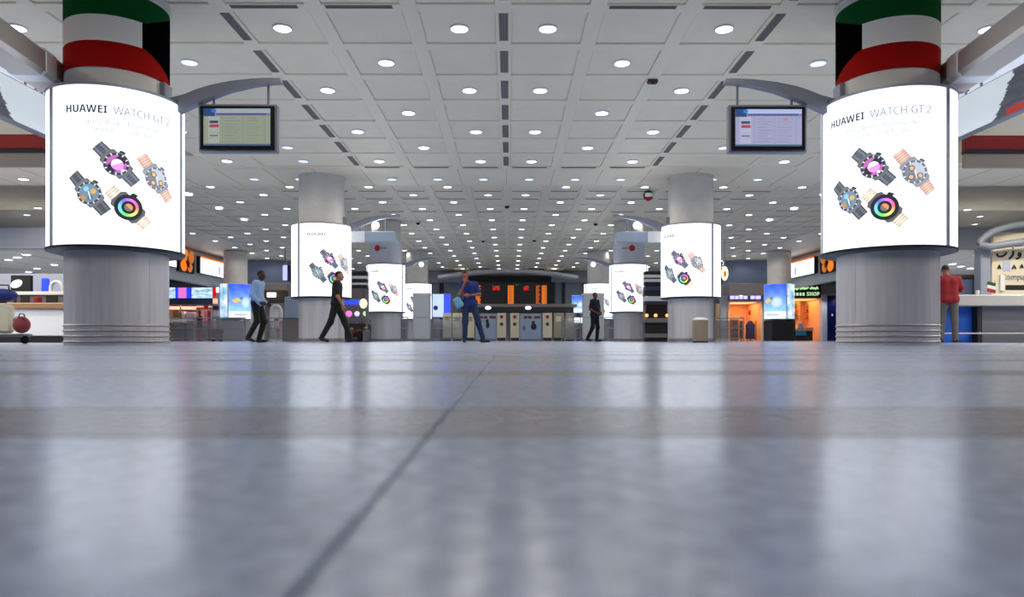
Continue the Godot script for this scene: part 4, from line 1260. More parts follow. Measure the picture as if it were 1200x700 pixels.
	tag(obj("paper_cup", mb().lathe([Vector2(0, 0), Vector2(0.032, 0), Vector2(0.045, 0.11), Vector2(0.04, 0.11), Vector2(0.028, 0.01), Vector2(0, 0.01)], 18), M_.white, self, Vector3(at(1147, 0, 16.6).x, 1.11, -16.6)), "small white paper cup at the corner of the information counter", "cup")
	var sb := thing("sign_board", "cream board with dark Arabic lettering behind the information counter", "sign", Vector3.ZERO)
	obj("board", px_box(1164, 289, 1262, 400, 19.2, 0.15, 0.01), M_.cream, sb)
	var p0 := at(1165, 340, 19.18)
	var stroke := func(list: Array, r: float) -> void:
		var q := []
		for e in list: q.append(at(e[0], e[1], 19.19))
		obj("lettering", mb().tube(q, r, 6), M_.dark_metal, sb)
	stroke.call([[1170, 297], [1170.5, 299.5], [1173, 300.5], [1177, 300], [1180, 297.5], [1180.5, 295.5]], 0.026)
	stroke.call([[1189, 294], [1189, 298], [1187, 301], [1184.5, 303]], 0.026)
	stroke.call([[1198, 297], [1195.5, 296], [1194.5, 298.5], [1197, 300], [1198, 297], [1197, 301], [1193, 303.5]], 0.026)
	stroke.call([[1188, 290.5], [1189, 290.5]], 0.02)
	stroke.call([[1171, 315], [1172.5, 310.5], [1174, 315]], 0.024)
	stroke.call([[1188, 315], [1190, 311], [1192, 315]], 0.024)
	stroke.call([[1197.5, 314], [1199, 310], [1200.5, 314]], 0.024)
	obj("white_patch", px_box(1177, 306, 1186, 318, 19.19, 0.02), M_.pale_blue, sb)
	var txt := obj("lettering", letters("Company", 0.2, 0.012), M_.grey_metal, sb, at(1194, 325, 19.19))
	txt.scale = Vector3(1.0, 1.0, 1.0)
	obj("dark_slot", px_box(1180, 334, 1262, 340, 19.19, 0.03), M_.black, sb)
	obj("white_post", px_box(1174, 322, 1179, 341, 19.15, 0.04), M_.white, sb)
	var cp := thing("kiosk_canopy", "grey arched canopy rim over the Arabic sign board", "canopy", Vector3.ZERO)
	var arch := []
	for i in 17:
		var a := PI * (0.03 + 0.94 * i / 16.0)
		arch.append(at(1215 - 66 * cos(a), 289 - 27 * sin(a), 19.0))
	obj("arched_rim", mb().tube(arch, 0.09, 10), M_.canopy, cp)
	obj("cross_rim", mb().tube([arch[0], at(1160, 289, 18.9), at(1215, 281, 18.8), at(1280, 289, 19)], 0.1, 10), M_.canopy, cp)
	obj("infill", px_box(1165, 272, 1262, 288, 19.22, 0.1, 0.02), M_.cream, cp)
	obj("post", px_box(1151, 290, 1163, 400, 19.1, 0.3, 0.02), M_.gallery, cp)
	var pan := thing("divider_screen", "grey panel with a brown top rail between the man in red and the kiosk", "panel", Vector3.ZERO)
	obj("panel", px_box(1120, 326, 1150, 400, 19.6, 0.1, 0.01), M_.blue_grey, pan)
	obj("top_rail", px_box(1118, 322, 1152, 326, 19.55, 0.2, 0.01), M_.brown, pan)

func z_of(a: float) -> float: return 0.12 - 0.16 * sin(a)

func far_end() -> void:
	# departures board under a curved bulkhead
	var arc := PackedVector2Array()
	for i in 21:
		var t := i / 20.0 * 2.0 - 1.0
		arc.append(Vector2(4.6 * t, 4.7 - 0.42 * t * t))
	for i in 21:
		var t := 1.0 - i / 20.0 * 2.0
		arc.append(Vector2(4.6 * t, 4.5 - 0.42 * t * t))
	var bk := struct("trim_bulkhead", mb().extrude(arc, -48.3, -46.6), M_.white)
	obj("backing", mb().box(Vector3(0, 4.35, -48.5), Vector3(12.5, 0.75, 0.3)), M_.wall, bk)
	var o := thing("departures_board", "wide black departures board with orange and red text over the gates", "display board", Vector3.ZERO)
	obj("casing", px_box(548, 324, 646, 360, 48.0, 0.3, 0.02), M_.black, o)
	obj("display", px_box(551, 331, 643, 358.5, 47.985, 0.02, 0.0), M_.board, o)
	var hd := obj("header", px_box(548, 323.5, 646, 330, 47.97, 0.1, 0.01), M_.black, o)
	var ba := at(551, 331, 47.9)
	var bz := at(643, 358.5, 47.9)
	area("board_light", (ba + bz) / 2 + Vector3(0, 0, 0.1), Vector3(0, 0, 1), Vector2(bz.x - ba.x, ba.y - bz.y), 0.15, Color(1.0, 0.55, 0.25))
	for x in [556, 638]: obj("support", px_box(x - 2, 358, x + 2, 400, 48.05, 0.15, 0.01), M_.dark_metal, o)
	var gb := thing("gate_header", "dark sign beam with pale oval lamps over the row of gates", "sign", Vector3.ZERO)
	obj("beam", px_box(540, 360, 672, 366.5, 40.4, 0.3, 0.02), M_.dark_metal, gb)
	obj("upper_beam", px_box(536, 356.5, 676, 360.2, 40.5, 0.3, 0.02), M_.bulkhead, gb)
	for x in [540.5, 597, 671]: obj("post", px_box(x - 1.4, 360, x + 1.4, 400, 40.75, 0.12, 0.01), M_.grey_metal, gb)
	for x in [572.0, 619.0]:
		obj("oval_lamp", mb().ball(at(x, 361, 40.37), Vector3(0.17, 0.1, 0.05), 8, 16), M_.globe, gb)
	var n := 0
	var spots := ["farthest left", "second from the left", "third from the left", "just left of the middle gap", "just right of the middle gap", "third from the right", "second from the right", "farthest right"]
	for q in [[519, 529], [530.5, 542], [543, 556], [582.5, 593], [598, 608.5], [636, 647], [649, 661], [663, 673]]:
		var g := thing("gate", "cream gate panel with red round signs, %s of the eight" % spots[n], "gate", Vector3.ZERO)
		obj("panel", px_box(q[0], 367, q[1], 398.6, 40.0, 0.16, 0.02), M_.cream if n < 6 else M_.cream_dull, g)
		obj("foot", px_box(q[0] + 0.3, 396, q[1] - 0.3, 401, 39.96, 0.22, 0.01), M_.dark_metal, g)
		if n in [3, 4, 5]:
			for y in [371.5, 380.0]:
				obj("round_sign", mb().lathe([Vector2(0, 0), Vector2(0.1, 0), Vector2(0.1, 0.02), Vector2(0, 0.02)], 16, at((q[0] + q[1]) / 2.0, y, 39.99), Basis(Vector3.RIGHT, PI / 2)), M_.logo_red if y < 375 else M_.rust, g)
		else:
			obj("notice", px_box(q[0] + 2.5, 371, q[1] - 2.5, 377, 39.99, 0.02), M_.cream_dull if n < 6 else M_.cream, g)
		n += 1
	n = 0
	for q in [[557, 582], [609, 634.5]]:
		var g := thing("poster_gate", "grey blue glass gate with a red header and dark figures, %s of the middle" % ["left" if n == 0 else "right"], "gate", Vector3.ZERO)
		obj("panel", px_box(q[0], 368, q[1], 398, 40.05, 0.1, 0.01), M_.blue_grey_pale, g)
		obj("foot", px_box(q[0], 397.5, q[1], 401, 40.0, 0.2, 0.01), M_.blue_grey, g)
		for e in [[5, 9], [10, 14], [17, 24]]: obj("red_header", px_box(q[0] + e[0], 370.5, q[0] + e[1], 373.5, 40.03, 0.02), M_.rust, g)
		var fig := at(q[0] + 14.5, 381, 40.03) if n == 0 else at(q[0] + 16.5, 383, 40.03)
		obj("dark_figure", mb().ball(fig, Vector3(0.16 if n else 0.1, 0.19, 0.02), 8, 12), M_.dark_metal, g)
		obj("dark_figure", mb().ball(fig + Vector3(-0.03, 0.22, 0), Vector3(0.09, 0.11, 0.02), 8, 12), M_.dark_metal, g)
		if n: obj("dark_figure", mb().ball(fig + Vector3(-0.55, -0.08, 0), Vector3(0.09, 0.15, 0.02), 8, 12), M_.blue_grey, g)
		n += 1
	# bluish wall bays either side of the board, door-high
	var t := 1
	for q in [[500, 515], [520, 538], [650, 658], [662, 681]]:
		struct("trim_%d" % t, px_box(q[0], 322 + (t % 2) * 8, q[1], 400, 49.0, 0.5, 0.03), M_.gallery)
		t += 1
	# pale pylons before the farthest pillars
	for w in [["left", -1.0, 484.0, 503.5], ["right", 1.0, 683.5, 708.0]]:
		var p := thing("pylon", "tall pale grey pylon standing before the farthest %s lightbox" % w[0], "pylon", Vector3.ZERO)
		obj("body", px_box(w[2], 345, w[3], 398, 33.0, 0.5, 0.03), M_.pylon, p)
		obj("base", px_box(w[2] - 0.6, 397, w[3] + 0.6, 401, 32.95, 0.6, 0.01), M_.grey_metal, p)
		obj("cap", px_box(w[2] - 0.4, 343.5, w[3] + 0.4, 346, 32.96, 0.58, 0.02), M_.white, p)
		obj("seam", px_box(w[2], 372, w[3], 372.6, 32.99, 0.02), M_.grey_metal, p)
	# lit blue screens behind the barriers
	for q in [["left", 507.0, 527.5, 345.0, 372.0], ["right", 670.5, 685.0, 346.5, 366.5]]:
		var s := thing("advert_screen", "bright blue and white advert screen behind the %s barrier, towards the gates" % q[0], "screen", Vector3.ZERO)
		obj("casing", px_box(q[1] - 0.8, q[3] - 0.8, q[2] + 0.8, q[4] + 0.8, 41.5, 0.15, 0.01), M_.grey_metal, s)
		obj("screen", px_box(q[1], q[3], q[2], q[4], 41.48, 0.03), M_.sky0 if q[0] == "right" else M_.pale_screen, s)
		if q[0] == "left":
			obj("blue_edge", px_box(520, 345, 527.5, 371, 41.46, 0.02), M_.blue_glow, s)
			obj("dark_spot", mb().ball(at(510.5, 361, 41.46), Vector3(0.14, 0.14, 0.02), 8, 14), M_.blue_dark, s)
		else:
			obj("white_box", px_box(671, 372.5, 683, 378.5, 41.4, 0.2, 0.02), M_.blank, s)
		obj("stand", px_box((q[1] + q[2]) / 2 - 2, q[4], (q[1] + q[2]) / 2 + 2, 400, 41.56, 0.1, 0.01), M_.dark_metal, s)
	rail(Vector3(at(409, 0, 33.5).x, 0, -33.5), Vector3(at(478, 0, 33.5).x, 0, -33.5), 1.12, "grey glass barrier between the third left pillar and the pale pylon", 3)
	rail(Vector3(at(506.5, 0, 33.5).x, 0, -33.5), Vector3(at(541, 0, 33.5).x, 0, -33.5), 1.12, "grey glass barrier between the left pylon and the cream gates", 3)
	rail(Vector3(at(658, 0, 33.5).x, 0, -33.5), Vector3(at(680.5, 0, 33.5).x, 0, -33.5), 1.12, "grey glass barrier between the cream gates and the right pylon", 3)
	rail(Vector3(at(709, 0, 33.5).x, 0, -33.5), Vector3(at(757, 0, 33.5).x, 0, -33.5), 1.12, "grey glass barrier between the right pylon and the dark kiosk", 3)
	rail(Vector3(at(198, 0, 29.0).x, 0, -29.0), Vector3(at(288, 0, 29.0).x, 0, -29.0), 0.95, "low grey railing in front of the left shop", 3)
	rail(Vector3(at(312, 0, 29.0).x, 0, -29.0), Vector3(at(348, 0, 29.0).x, 0, -29.0), 0.95, "low grey railing beside the second left pillar", 3)
	rail(Vector3(at(838, 0, 29.0).x, 0, -29.0), Vector3(at(872, 0, 29.0).x, 0, -29.0), 0.95, "low grey railing before the purple lettered shop", 3)
	# flag balloon under the raised ceiling
	var b := thing("flag_balloon", "small round balloon in green, white, red and black against the ceiling", "balloon", at(760, 229.2, 22.2))
	var bands := [["green_patch", 0.0, 1.15, M_.green_flag], ["white_patch", 1.15, 1.95, M_.white], ["red_patch", 1.95, PI, M_.red_flag]]
	for q in bands:
		var prof := []
		for i in 9:
			var a: float = lerpf(q[2], q[1], i / 8.0)
			prof.append(Vector2(0.16 * sin(a), 0.16 * cos(a)))
		obj(q[0], mb().lathe(prof, 24), q[3], b)
	var dark := mb()
	for i in 8:
		for j in 8:
			var e := []
			for c in [[0, 0], [0, 1], [1, 1], [1, 0]]:
				var a: float = -PI * 0.92 + PI * 0.62 * (j + c[1]) / 8.0
				var th: float = lerpf(0.75, 2.4, (i + c[0]) / 8.0)
				var d := Vector3(sin(th) * sin(a), cos(th), sin(th) * cos(a))
				e.append(d * 0.163); e.append(d)
			dark.tri(e[0], e[2], e[4], e[1], e[3], e[5]); dark.tri(e[0], e[4], e[6], e[1], e[5], e[7])
	obj("black_patch", dark, M_.black, b)
	obj("knot", mb().lathe([Vector2(0.0, -0.16), Vector2(0.02, -0.18), Vector2(0.0, -0.165)], 10), M_.red_flag, b)
	# little ceiling fittings
	var sen := at(764, 91, 11.55)
	var sn := thing("ceiling_sensor", "small brown box sensor on a near ceiling rib, right of the vents", "sensor", Vector3(2.4, CEIL - 0.03, sen.z))
	obj("housing", mb().box(Vector3.ZERO, Vector3(0.16, 0.06, 0.11), 0.012), M_.brown, sn)
	obj("eye_lens", mb().ball(Vector3(0, -0.03, 0.02), Vector3(0.03, 0.02, 0.03), 6, 12), M_.black, sn)
	n = 0
	for q in [[594, 24.6, "near the middle line, nearest the flat band"], [698, 28.3, "far right one, level with the third pillars"], [490, 28.1, "far left one, level with the third pillars"], [626, 33.0, "just right of the middle, farther back"], [566, 33.2, "just left of the middle, farther back"]]:
		var dp := at(q[0], 0, q[1])
		var dm := thing("dome_camera", "small dark dome camera on the raised ceiling, " + q[2], "camera", Vector3(dp.x, HIGH, dp.z), 0.0, "dome cameras")
		obj("collar", mb().lathe([Vector2(0, -0.03), Vector2(0.1, -0.03), Vector2(0.11, 0.0), Vector2(0, 0.0)], 18), M_.white_metal, dm)
		obj("dome", mb().ball(Vector3(0, -0.03, 0), Vector3(0.085, 0.085, 0.085), 10, 16), M_.black_gloss, dm)

func room(x0: float, x1: float, top: float, d: float, deep: float, m: Material, side: String, n: int) -> void:
	# a shop unit: floor-deep recess with coloured walls
	var a := at(x0, top, d)
	var b := at(x1, 398, d)
	var w := b.x - a.x
	var c := (a.x + b.x) / 2
	var r := struct("wall_shop_%s_%d" % [side, n], mb().box(Vector3(c, a.y / 2, -d - deep), Vector3(w, a.y, 0.1)), m)
	obj("side_wall", mb().box(Vector3(a.x + 0.04, a.y / 2, -d - deep / 2), Vector3(0.08, a.y, deep)), m, r)
	obj("side_wall", mb().box(Vector3(b.x - 0.04, a.y / 2, -d - deep / 2), Vector3(0.08, a.y, deep)), m, r)
	obj("shop_ceiling", mb().box(Vector3(c, a.y - 0.03, -d - deep / 2), Vector3(w, 0.06, deep)), M_.white, r)

func shops(s: float) -> void:
	var left := s < 0
	var side := "left" if left else "right"
	var mir := func(x: float) -> float: return 2.0 * VANISH - x if left else x
	# lengthways fascia with a white lit sign
	struct("wall_fascia_" + side, mb().box(Vector3(16.45 * s, 3.86, -37.0), Vector3(0.3, 1.68, 10.5), 0.02), M_.pylon)
	var sg := thing("lit_shop_sign", "white lit sign with an orange top edge high on the %s fascia" % side, "sign", Vector3(16.2 * s, 4.0, -38.9))
	obj("casing", mb().box(Vector3.ZERO, Vector3(0.2, 0.9, 3.1), 0.02), M_.dark_metal, sg)
	obj("lit_panel", mb().box(Vector3(-0.1 * s, -0.03, 0.0), Vector3(0.03, 0.8, 3.0)), M_.blank, sg)
	obj("orange_edge", mb().box(Vector3(-0.1 * s, 0.42, 0.0), Vector3(0.06, 0.08, 3.0)), M_.orange_glow, sg)
	obj("faint_emblem", mb().lathe([Vector2(0, 0), Vector2(0.22, 0), Vector2(0.22, 0.01), Vector2(0, 0.01)], 20, Vector3(-0.115 * s, 0, 0.7), Basis(Vector3.BACK, PI / 2 * s)), M_.pale_pink, sg)
	obj("faint_emblem", mb().box(Vector3(-0.118 * s, -0.1, -0.9), Vector3(0.01, 0.45, 0.28)), M_.lilac, sg)
	var em := thing("orange_emblem", "orange butterfly shaped lit emblem beside the white %s shop sign" % side, "sign", Vector3(16.2 * s, 3.95, -35.9))
	obj("backplate_light", mb().box(Vector3(0.0, 0, 0), Vector3(0.16, 1.0, 1.7), 0.02), M_.black, em)
	for q in [[0.28, 0.34, 0.36, 0.3, 0.5], [-0.42, 0.3, 0.3, 0.34, -0.4], [0.42, -0.2, 0.34, 0.27, -0.3], [-0.3, -0.25, 0.26, 0.2, 0.5]]:
		obj("petal_light", mb().ball(Vector3(-0.1 * s, q[1], q[0]), Vector3(0.05, q[3], q[2]), 10, 18, Basis(Vector3.RIGHT, q[4])), M_.orange_glow if q[0] > 0 else M_.amber_glow, em)
	obj("dark_body", mb().ball(Vector3(-0.13 * s, 0.05, 0.0), Vector3(0.04, 0.35, 0.07), 8, 12, Basis(Vector3.RIGHT, 0.4)), M_.rust, em)
	var ws := thing("white_strip_sign", "short white lit strip sign nearest the front on the %s fascia" % side, "sign", Vector3(16.2 * s, 3.75, -34.0))
	obj("casing", mb().box(Vector3.ZERO, Vector3(0.16, 0.36, 1.5), 0.02), M_.grey_metal, ws)
	obj("lit_panel", mb().box(Vector3(-0.08 * s, 0, 0), Vector3(0.03, 0.3, 1.44)), M_.blank, ws)
	# bulkhead, glass band and end walls over the shop fronts
	var bx := 24.0 * s
	struct("trim_shop_bulkhead_" + side, mb().box(Vector3(bx, 3.0, -41.6), Vector3(22.6, 0.66, 1.2), 0.03), M_.bulkhead)
	struct("trim_glass_band_" + side, mb().box(Vector3(bx, 4.0, -41.9), Vector3(22.6, 1.35, 0.3), 0.0), M_.blue_grey)
	for q in 5:
		downlight(Vector3((13.6 + q * 1.5) * s, 2.656, -41.5), "small downlight under the %s shop bulkhead, %s from the hall" % [side, small_words[q]], "bulkhead downlights", LAMP * 1.2)
	if left:
		room(197, 251, 357, 42.6, 2.2, M_.wall_pink, side, 1)
		var lp := at(224, 357, 42.6)
		area("shop_light", Vector3(lp.x, lp.y - 0.13, -43.6), Vector3(0, -1, 0), Vector2(1.9, 0.9), 2.0, Color(1.0, 0.86, 0.82))
		var lt := thing("shop_lamp", "pinkish flat lamp on the ceiling of the left shop", "lamp", Vector3(lp.x, lp.y - 0.096, -43.6))
		obj("lamp_panel", mb().box(Vector3.ZERO, Vector3(1.9, 0.03, 0.9), 0.005), M_.salmon_glow, lt)
		obj("rim", mb().box(Vector3(0, 0.02, 0), Vector3(1.96, 0.02, 0.96), 0.005), M_.white, lt)
		struct("wall_shop_front_left", mb().box(Vector3(-28.0, 1.35, -42.8), Vector3(15.0, 2.7, 0.3)), M_.wall)
		struct("wall_shop_front_left", px_box(251, 337, 396, 400, 42.9, 0.3), M_.wall)
		var n := 0
		for q in [[198, 206, "white and blue", M_.sky1], [206.5, 224, "pink and blue", M_.blue_glow], [225, 249.5, "pale blue and white", M_.sky1]]:
			var p := thing("lit_poster", "%s lit poster in the row over the left shop front" % q[2], "poster", Vector3.ZERO)
			obj("frame", px_box(q[0] - 0.15, 336.5, q[1] + 0.15, 350.5, 41.0, 0.05, 0.01), M_.dark_metal, p)
			obj("lit_panel", px_box(q[0], 337.2, q[1], 349.8, 40.99, 0.03), q[3], p)
			if n == 1: obj("pink_middle_light", px_box(209.5, 337.4, 219, 349.6, 40.97, 0.02), M_.pink_glow, p)
			n += 1
		struct("trim_shop_beam_left", px_box(195, 350.5, 256, 357.5, 41.2, 0.3, 0.02), M_.blue_grey)
		n = 0
		for q in [[198, 211, "first from the left", M_.salmon_glow], [213, 230, "middle one", M_.salmon_glow], [239, 244, "last, half covered in dark red", M_.red_flag]]:
			var p := thing("shop_header", "red and white lit strip over the left shop goods, " + q[2], "sign", Vector3.ZERO)
			obj("lit_strip", px_box(q[0], 359, q[1], 363, 42.46, 0.08, 0.01), q[3], p)
			obj("red_edge", px_box(q[0], 357.4, q[1], 359.2, 42.44, 0.1, 0.01), M_.red_flag, p)
			obj("bracket", px_box(q[0] + 1, 356.4, q[0] + 2, 359.5, 42.49, 0.1), M_.dark_metal, p)
			n += 1
		for q in [[198.5, 211, 364.5, 375, "yellow grey goods", M_.khaki], [213, 217, 365, 375, "white goods", M_.white], [218.5, 228, 366.5, 380, "grey boxed goods", M_.gallery], [238.5, 244.5, 364, 383, "pink goods", M_.pink]]:
			var p := thing("display_shelf", "shelf of %s inside the left shop" % q[4], "shelf", Vector3.ZERO)
			obj("unit", px_box(q[0], q[2], q[1], 400, 43.2, 0.4, 0.02), M_.gallery, p)
			for y in [q[2] + 0.3, (q[2] + q[3]) / 2.0]:
				obj("goods", px_box(q[0] + 0.4, y, q[1] - 0.4, y + (q[3] - q[2]) * 0.38, 43.12, 0.2, 0.02), q[5], p)
				obj("shelf_board", px_box(q[0], y + (q[3] - q[2]) * 0.4, q[1], y + (q[3] - q[2]) * 0.44, 43.1, 0.3), M_.white, p)
		var wt := thing("white_table", "white display table at the entrance of the left shop", "table", Vector3.ZERO)
		obj("table_top", px_box(197.5, 375, 214, 378.5, 42.3, 0.6, 0.01), M_.white, wt)
		for x in [199.0, 212.0]: obj("leg", px_box(x, 378, x + 1.2, 400, 42.5, 0.1, 0.005), M_.grey_metal, wt)
		var mq := at(234.5, 0, 42.4)
		var mn := thing("display_figure", "slim black display figure in the left shop entrance", "mannequin", Vector3(mq.x, 0, mq.z))
		obj("torso", mb().lathe([Vector2(0, 0.75), Vector2(0.15, 0.8), Vector2(0.12, 1.1), Vector2(0.19, 1.4), Vector2(0.05, 1.52), Vector2(0.06, 1.6), Vector2(0.09, 1.68), Vector2(0.06, 1.8), Vector2(0, 1.82)], 18), M_.black, mn)
		obj("pole", mb().tube([Vector3(0, 0.02, 0), Vector3(0, 0.8, 0)], 0.02, 8), M_.black, mn)
		obj("foot", mb().lathe([Vector2(0, 0), Vector2(0.15, 0), Vector2(0.14, 0.02), Vector2(0, 0.025)], 18), M_.black, mn)
		# a narrow stand of small coloured signs between the shop and the blue lightbox
		var st := thing("sign_stand", "narrow stand of small red, orange and white signs left of the blue lightbox", "stand", Vector3.ZERO)
		obj("upright", px_box(249.5, 335, 257.5, 400, 39.0, 0.2, 0.01), M_.blue_grey_pale, st)
		for q in [[250, 254, 337, 348, M_.red_glow], [253.5, 257, 337, 343, M_.blank], [250, 255, 350, 356, M_.salmon_glow], [250, 256.5, 358.5, 363, M_.brown], [250, 257, 364.5, 371, M_.white], [250, 253, 374, 384, M_.white]]:
			obj("sign_light", px_box(q[0], q[2], q[1], q[3], 38.95, 0.06, 0.01), q[4], st)
		var bp := at(255.0, 0, 31.0)
		var rc := thing("red_stool", "small dark red seat behind the low railing by the far left pillar", "seat", Vector3(bp.x, 0, bp.z))
		obj("seat", mb().box(Vector3(0, 0.42, 0), Vector3(0.45, 0.2, 0.4), 0.05), M_.rust, rc)
		for x in [-0.16, 0.16]: obj("leg", mb().box(Vector3(x, 0.16, 0), Vector3(0.05, 0.32, 0.3), 0.01), M_.black, rc)
		# counter and arch between the far pillar and the second pillar
		var kp := thing("pale_cabinet", "pale blue grey cabinet beside the second left pillar", "cabinet", Vector3.ZERO)
		obj("upper_panel", px_box(333.5, 348, 350, 373, 27.0, 0.4, 0.02), M_.blue_grey_pale, kp)
		obj("lower_body", px_box(331, 373, 350, 400, 27.05, 0.5, 0.02), M_.bulkhead, kp)
		var wa := thing("white_arch_stand", "white arched stand hung with small coloured goods, beside the man in the light blue shirt", "stand", Vector3.ZERO)
		var pts := []
		for q in [[318.5, 400], [318.5, 372]]: pts.append(at(q[0], q[1], 31.0))
		for i in 9: pts.append(at(324 - 5.5 * cos(PI * i / 8.0), 366 - 7 * sin(PI * i / 8.0), 31.0))
		for q in [[329.5, 372], [329.5, 400]]: pts.append(at(q[0], q[1], 31.0))
		for i in pts.size(): pts[i].y = maxf(pts[i].y, 0.0)
		obj("arch", mb().tube(pts, 0.09, 10), M_.white, wa)
		for q in [[322, 372, M_.khaki], [325, 378, M_.orange_glow], [323.5, 386, M_.khaki], [326, 391, M_.amber]]: obj("goods", px_box(q[0], q[1], q[0] + 3.2, q[1] + 4.5, 31.0, 0.12, 0.02), q[2], wa)
		var ls := thing("lamp_strip", "white strip lamps over the brown opening behind the light blue shirt", "lamp", Vector3.ZERO)
		obj("strip_light", px_box(313, 343, 323, 348.5, 36.0, 0.15, 0.02), M_.blank, ls)
		obj("brown_box", px_box(310, 340, 334, 355, 36.2, 0.6, 0.02), M_.brown, ls)
		obj("pier", px_box(329, 355, 334, 400, 36.25, 0.5, 0.02), M_.bulkhead, ls)
		obj("pier", px_box(310, 355, 313, 400, 36.25, 0.5, 0.02), M_.bulkhead, ls)
		var lb := thing("lilac_blade_sign", "lilac upright blade sign left of the second left lightbox", "sign", Vector3.ZERO)
		obj("lit_panel", px_box(331.5, 311, 337, 328.5, 36.0, 0.1, 0.01), M_.lilac, lb)
		obj("dark_side", px_box(337, 311, 340.5, 330, 36.0, 0.12, 0.01), M_.blue_dark, lb)
		obj("hanger", px_box(333.5, 290.7, 335, 311.5, 36.05, 0.05), M_.grey_metal, lb)
	else:
		room(854, 893.5, 352.5, 42.6, 2.6, M_.wall_orange, side, 1)
		room(927, 964, 348.5, 42.6, 2.6, M_.wall_orange, side, 2)
		for q in [[845, 854.5], [893, 927.5], [990, 1230]]: struct("wall_shop_front_right", px_box(q[0], 334, q[1], 400, 42.8, 0.3), M_.wall)
		for q in [[874, 352.5, 1.9], [945.5, 348.5, 1.8]]:
			var ap := at(q[0], q[1], 42.6)
			area("shop_light", Vector3(ap.x, ap.y - 0.13, -43.7), Vector3(0, -1, 0), Vector2(1.5, 1.6), 3.2, Color(1.0, 0.74, 0.5))
			var tube := thing("shop_lamp", "warm flat lamp on the ceiling of the orange shop %s the blue lightbox" % ["left of" if q[0] < 900 else "right of"], "lamp", Vector3(ap.x, ap.y - 0.096, -43.7))
			obj("lamp_panel", mb().box(Vector3.ZERO, Vector3(1.5, 0.03, 1.6), 0.005), M_.warm_glow, tube)
			obj("rim", mb().box(Vector3(0, 0.02, 0), Vector3(1.56, 0.02, 1.66), 0.005), M_.white, tube)
		var h1 := thing("purple_shop_sign", "purple white lettered strip sign over the orange shop", "sign", Vector3.ZERO)
		obj("board", px_box(854, 344, 894, 353, 42.215, 0.12, 0.01), M_.purple_dark, h1)
		for q in [[856, 861], [862, 866], [867, 871], [872, 876.5], [880, 885], [886, 892]]: obj("lettering_light", px_box(q[0], 346, q[1], 350.6, 42.19, 0.04, 0.01), M_.lilac_glow, h1)
		var h2 := thing("green_shop_sign", "dark green shop sign with two lines of pale green lettering", "sign", Vector3.ZERO)
		obj("board", px_box(927.5, 334, 962.8, 349, 40.8, 0.15, 0.01), M_.green_black, h2)
		var wv := func(x0: float, x1: float, y: float, sd: int) -> void:
			var q := []
			for i in 13:
				var x := lerpf(x0, x1, i / 12.0)
				q.append(at(x, y + sin(i * 1.9 + sd) * 1.1 + cos(i * 0.9) * 0.5, 40.77))
			obj("lettering_light", mb().tube(q, 0.045, 6), M_.green_glow, h2)
		wv.call(931.0, 936.5, 338.4, 1); wv.call(938.5, 948.0, 338.0, 2); wv.call(950.0, 959.5, 337.8, 5)
		for q in [["SHOP", 953.5]]:
			var t := obj("lettering_light", letters(q[0], 0.3, 0.03, true), M_.green_glow, h2, at(q[1], 344.6, 40.77))
			t.scale = Vector3(0.95, 1, 1)
		for q in [931.5, 935.2, 938.8, 942.4]: obj("lettering_light", px_box(q - 1.3, 343.0, q + 1.2, 346.6, 40.79, 0.03, 0.01), M_.green_glow, h2)
		var dm := thing("entrance_screen", "tall dark blue panel at the end of the right shop row", "panel", Vector3.ZERO)
		obj("panel", px_box(970.5, 332, 983, 401, 42.0, 0.2, 0.02), M_.blue_black, dm)
		obj("handle", px_box(975.5, 368, 977, 370.5, 41.95, 0.06, 0.01), M_.white, dm)
		obj("frame", px_box(964, 332, 970.5, 401, 42.05, 0.35, 0.02), M_.pale_blue, dm)
		for q in [[877.0, 376.0, 11.0, "dark blue robe on a stand in the orange shop", M_.navy_cloth], [869.0, 377.0, 4.0, "slim black dress on a stand in the orange shop", M_.black]]:
			var mp := at(q[0] + 2.5 if q[2] > 5 else q[0], 0, 42.9)
			var r: float = q[2] / 19.4 / 2
			var mn := thing("clothes_stand", q[3], "mannequin", Vector3(mp.x, 0, mp.z))
			obj("garment", mb().lathe([Vector2(0, 0.12), Vector2(r, 0.1), Vector2(r * 0.92, 0.6), Vector2(r * 0.95, 0.95), Vector2(r * 0.5, 1.16), Vector2(0.04, 1.22), Vector2(0, 1.22)], 20), q[4], mn)
			obj("foot", mb().lathe([Vector2(0, 0), Vector2(r * 0.8, 0), Vector2(r * 0.7, 0.03), Vector2(0.03, 0.04), Vector2(0.03, 0.14), Vector2(0, 0.14)], 18), M_.black, mn)
		var rp := at(881.5, 366.5, 44.4)
		var hook := thing("hung_red_scarf", "dark red scarf hung on the back wall of the orange shop", "scarf", rp)
		obj("cloth", mb().ball(Vector3.ZERO, Vector3(0.24, 0.18, 0.06), 10, 16), M_.red_flag, hook)
		obj("hook", mb().tube([Vector3(0, 0.1, 0), Vector3(0, 0.14, -0.73)], 0.02, 6), M_.dark_metal, hook)
		for q in [[858, 866, 374, "rust goods", M_.rust], [887, 893, 376, "orange goods", M_.amber]]:
			var p := thing("display_shelf", "low shelf of %s in the orange shop" % q[3], "shelf", Vector3.ZERO)
			obj("unit", px_box(q[0], q[2], q[1], 400, 43.3, 0.4, 0.02), M_.wood_top, p)
			for y in [q[2] + 2.0, q[2] + 10.0, q[2] + 17.0]: obj("goods", px_box(q[0] + 0.8, y, q[1] - 0.8, y + 4.5, 43.25, 0.2, 0.03), q[4], p)
		var ct := thing("shop_counter", "dark counter with a teal top under the green shop sign", "counter", Vector3.ZERO)
		obj("counter_body", px_box(933, 388, 953, 400, 42.3, 0.5, 0.02), M_.black, ct)
		obj("teal_panel", px_box(933.4, 387, 945.5, 393.5, 42.26, 0.06, 0.01), M_.teal, ct)
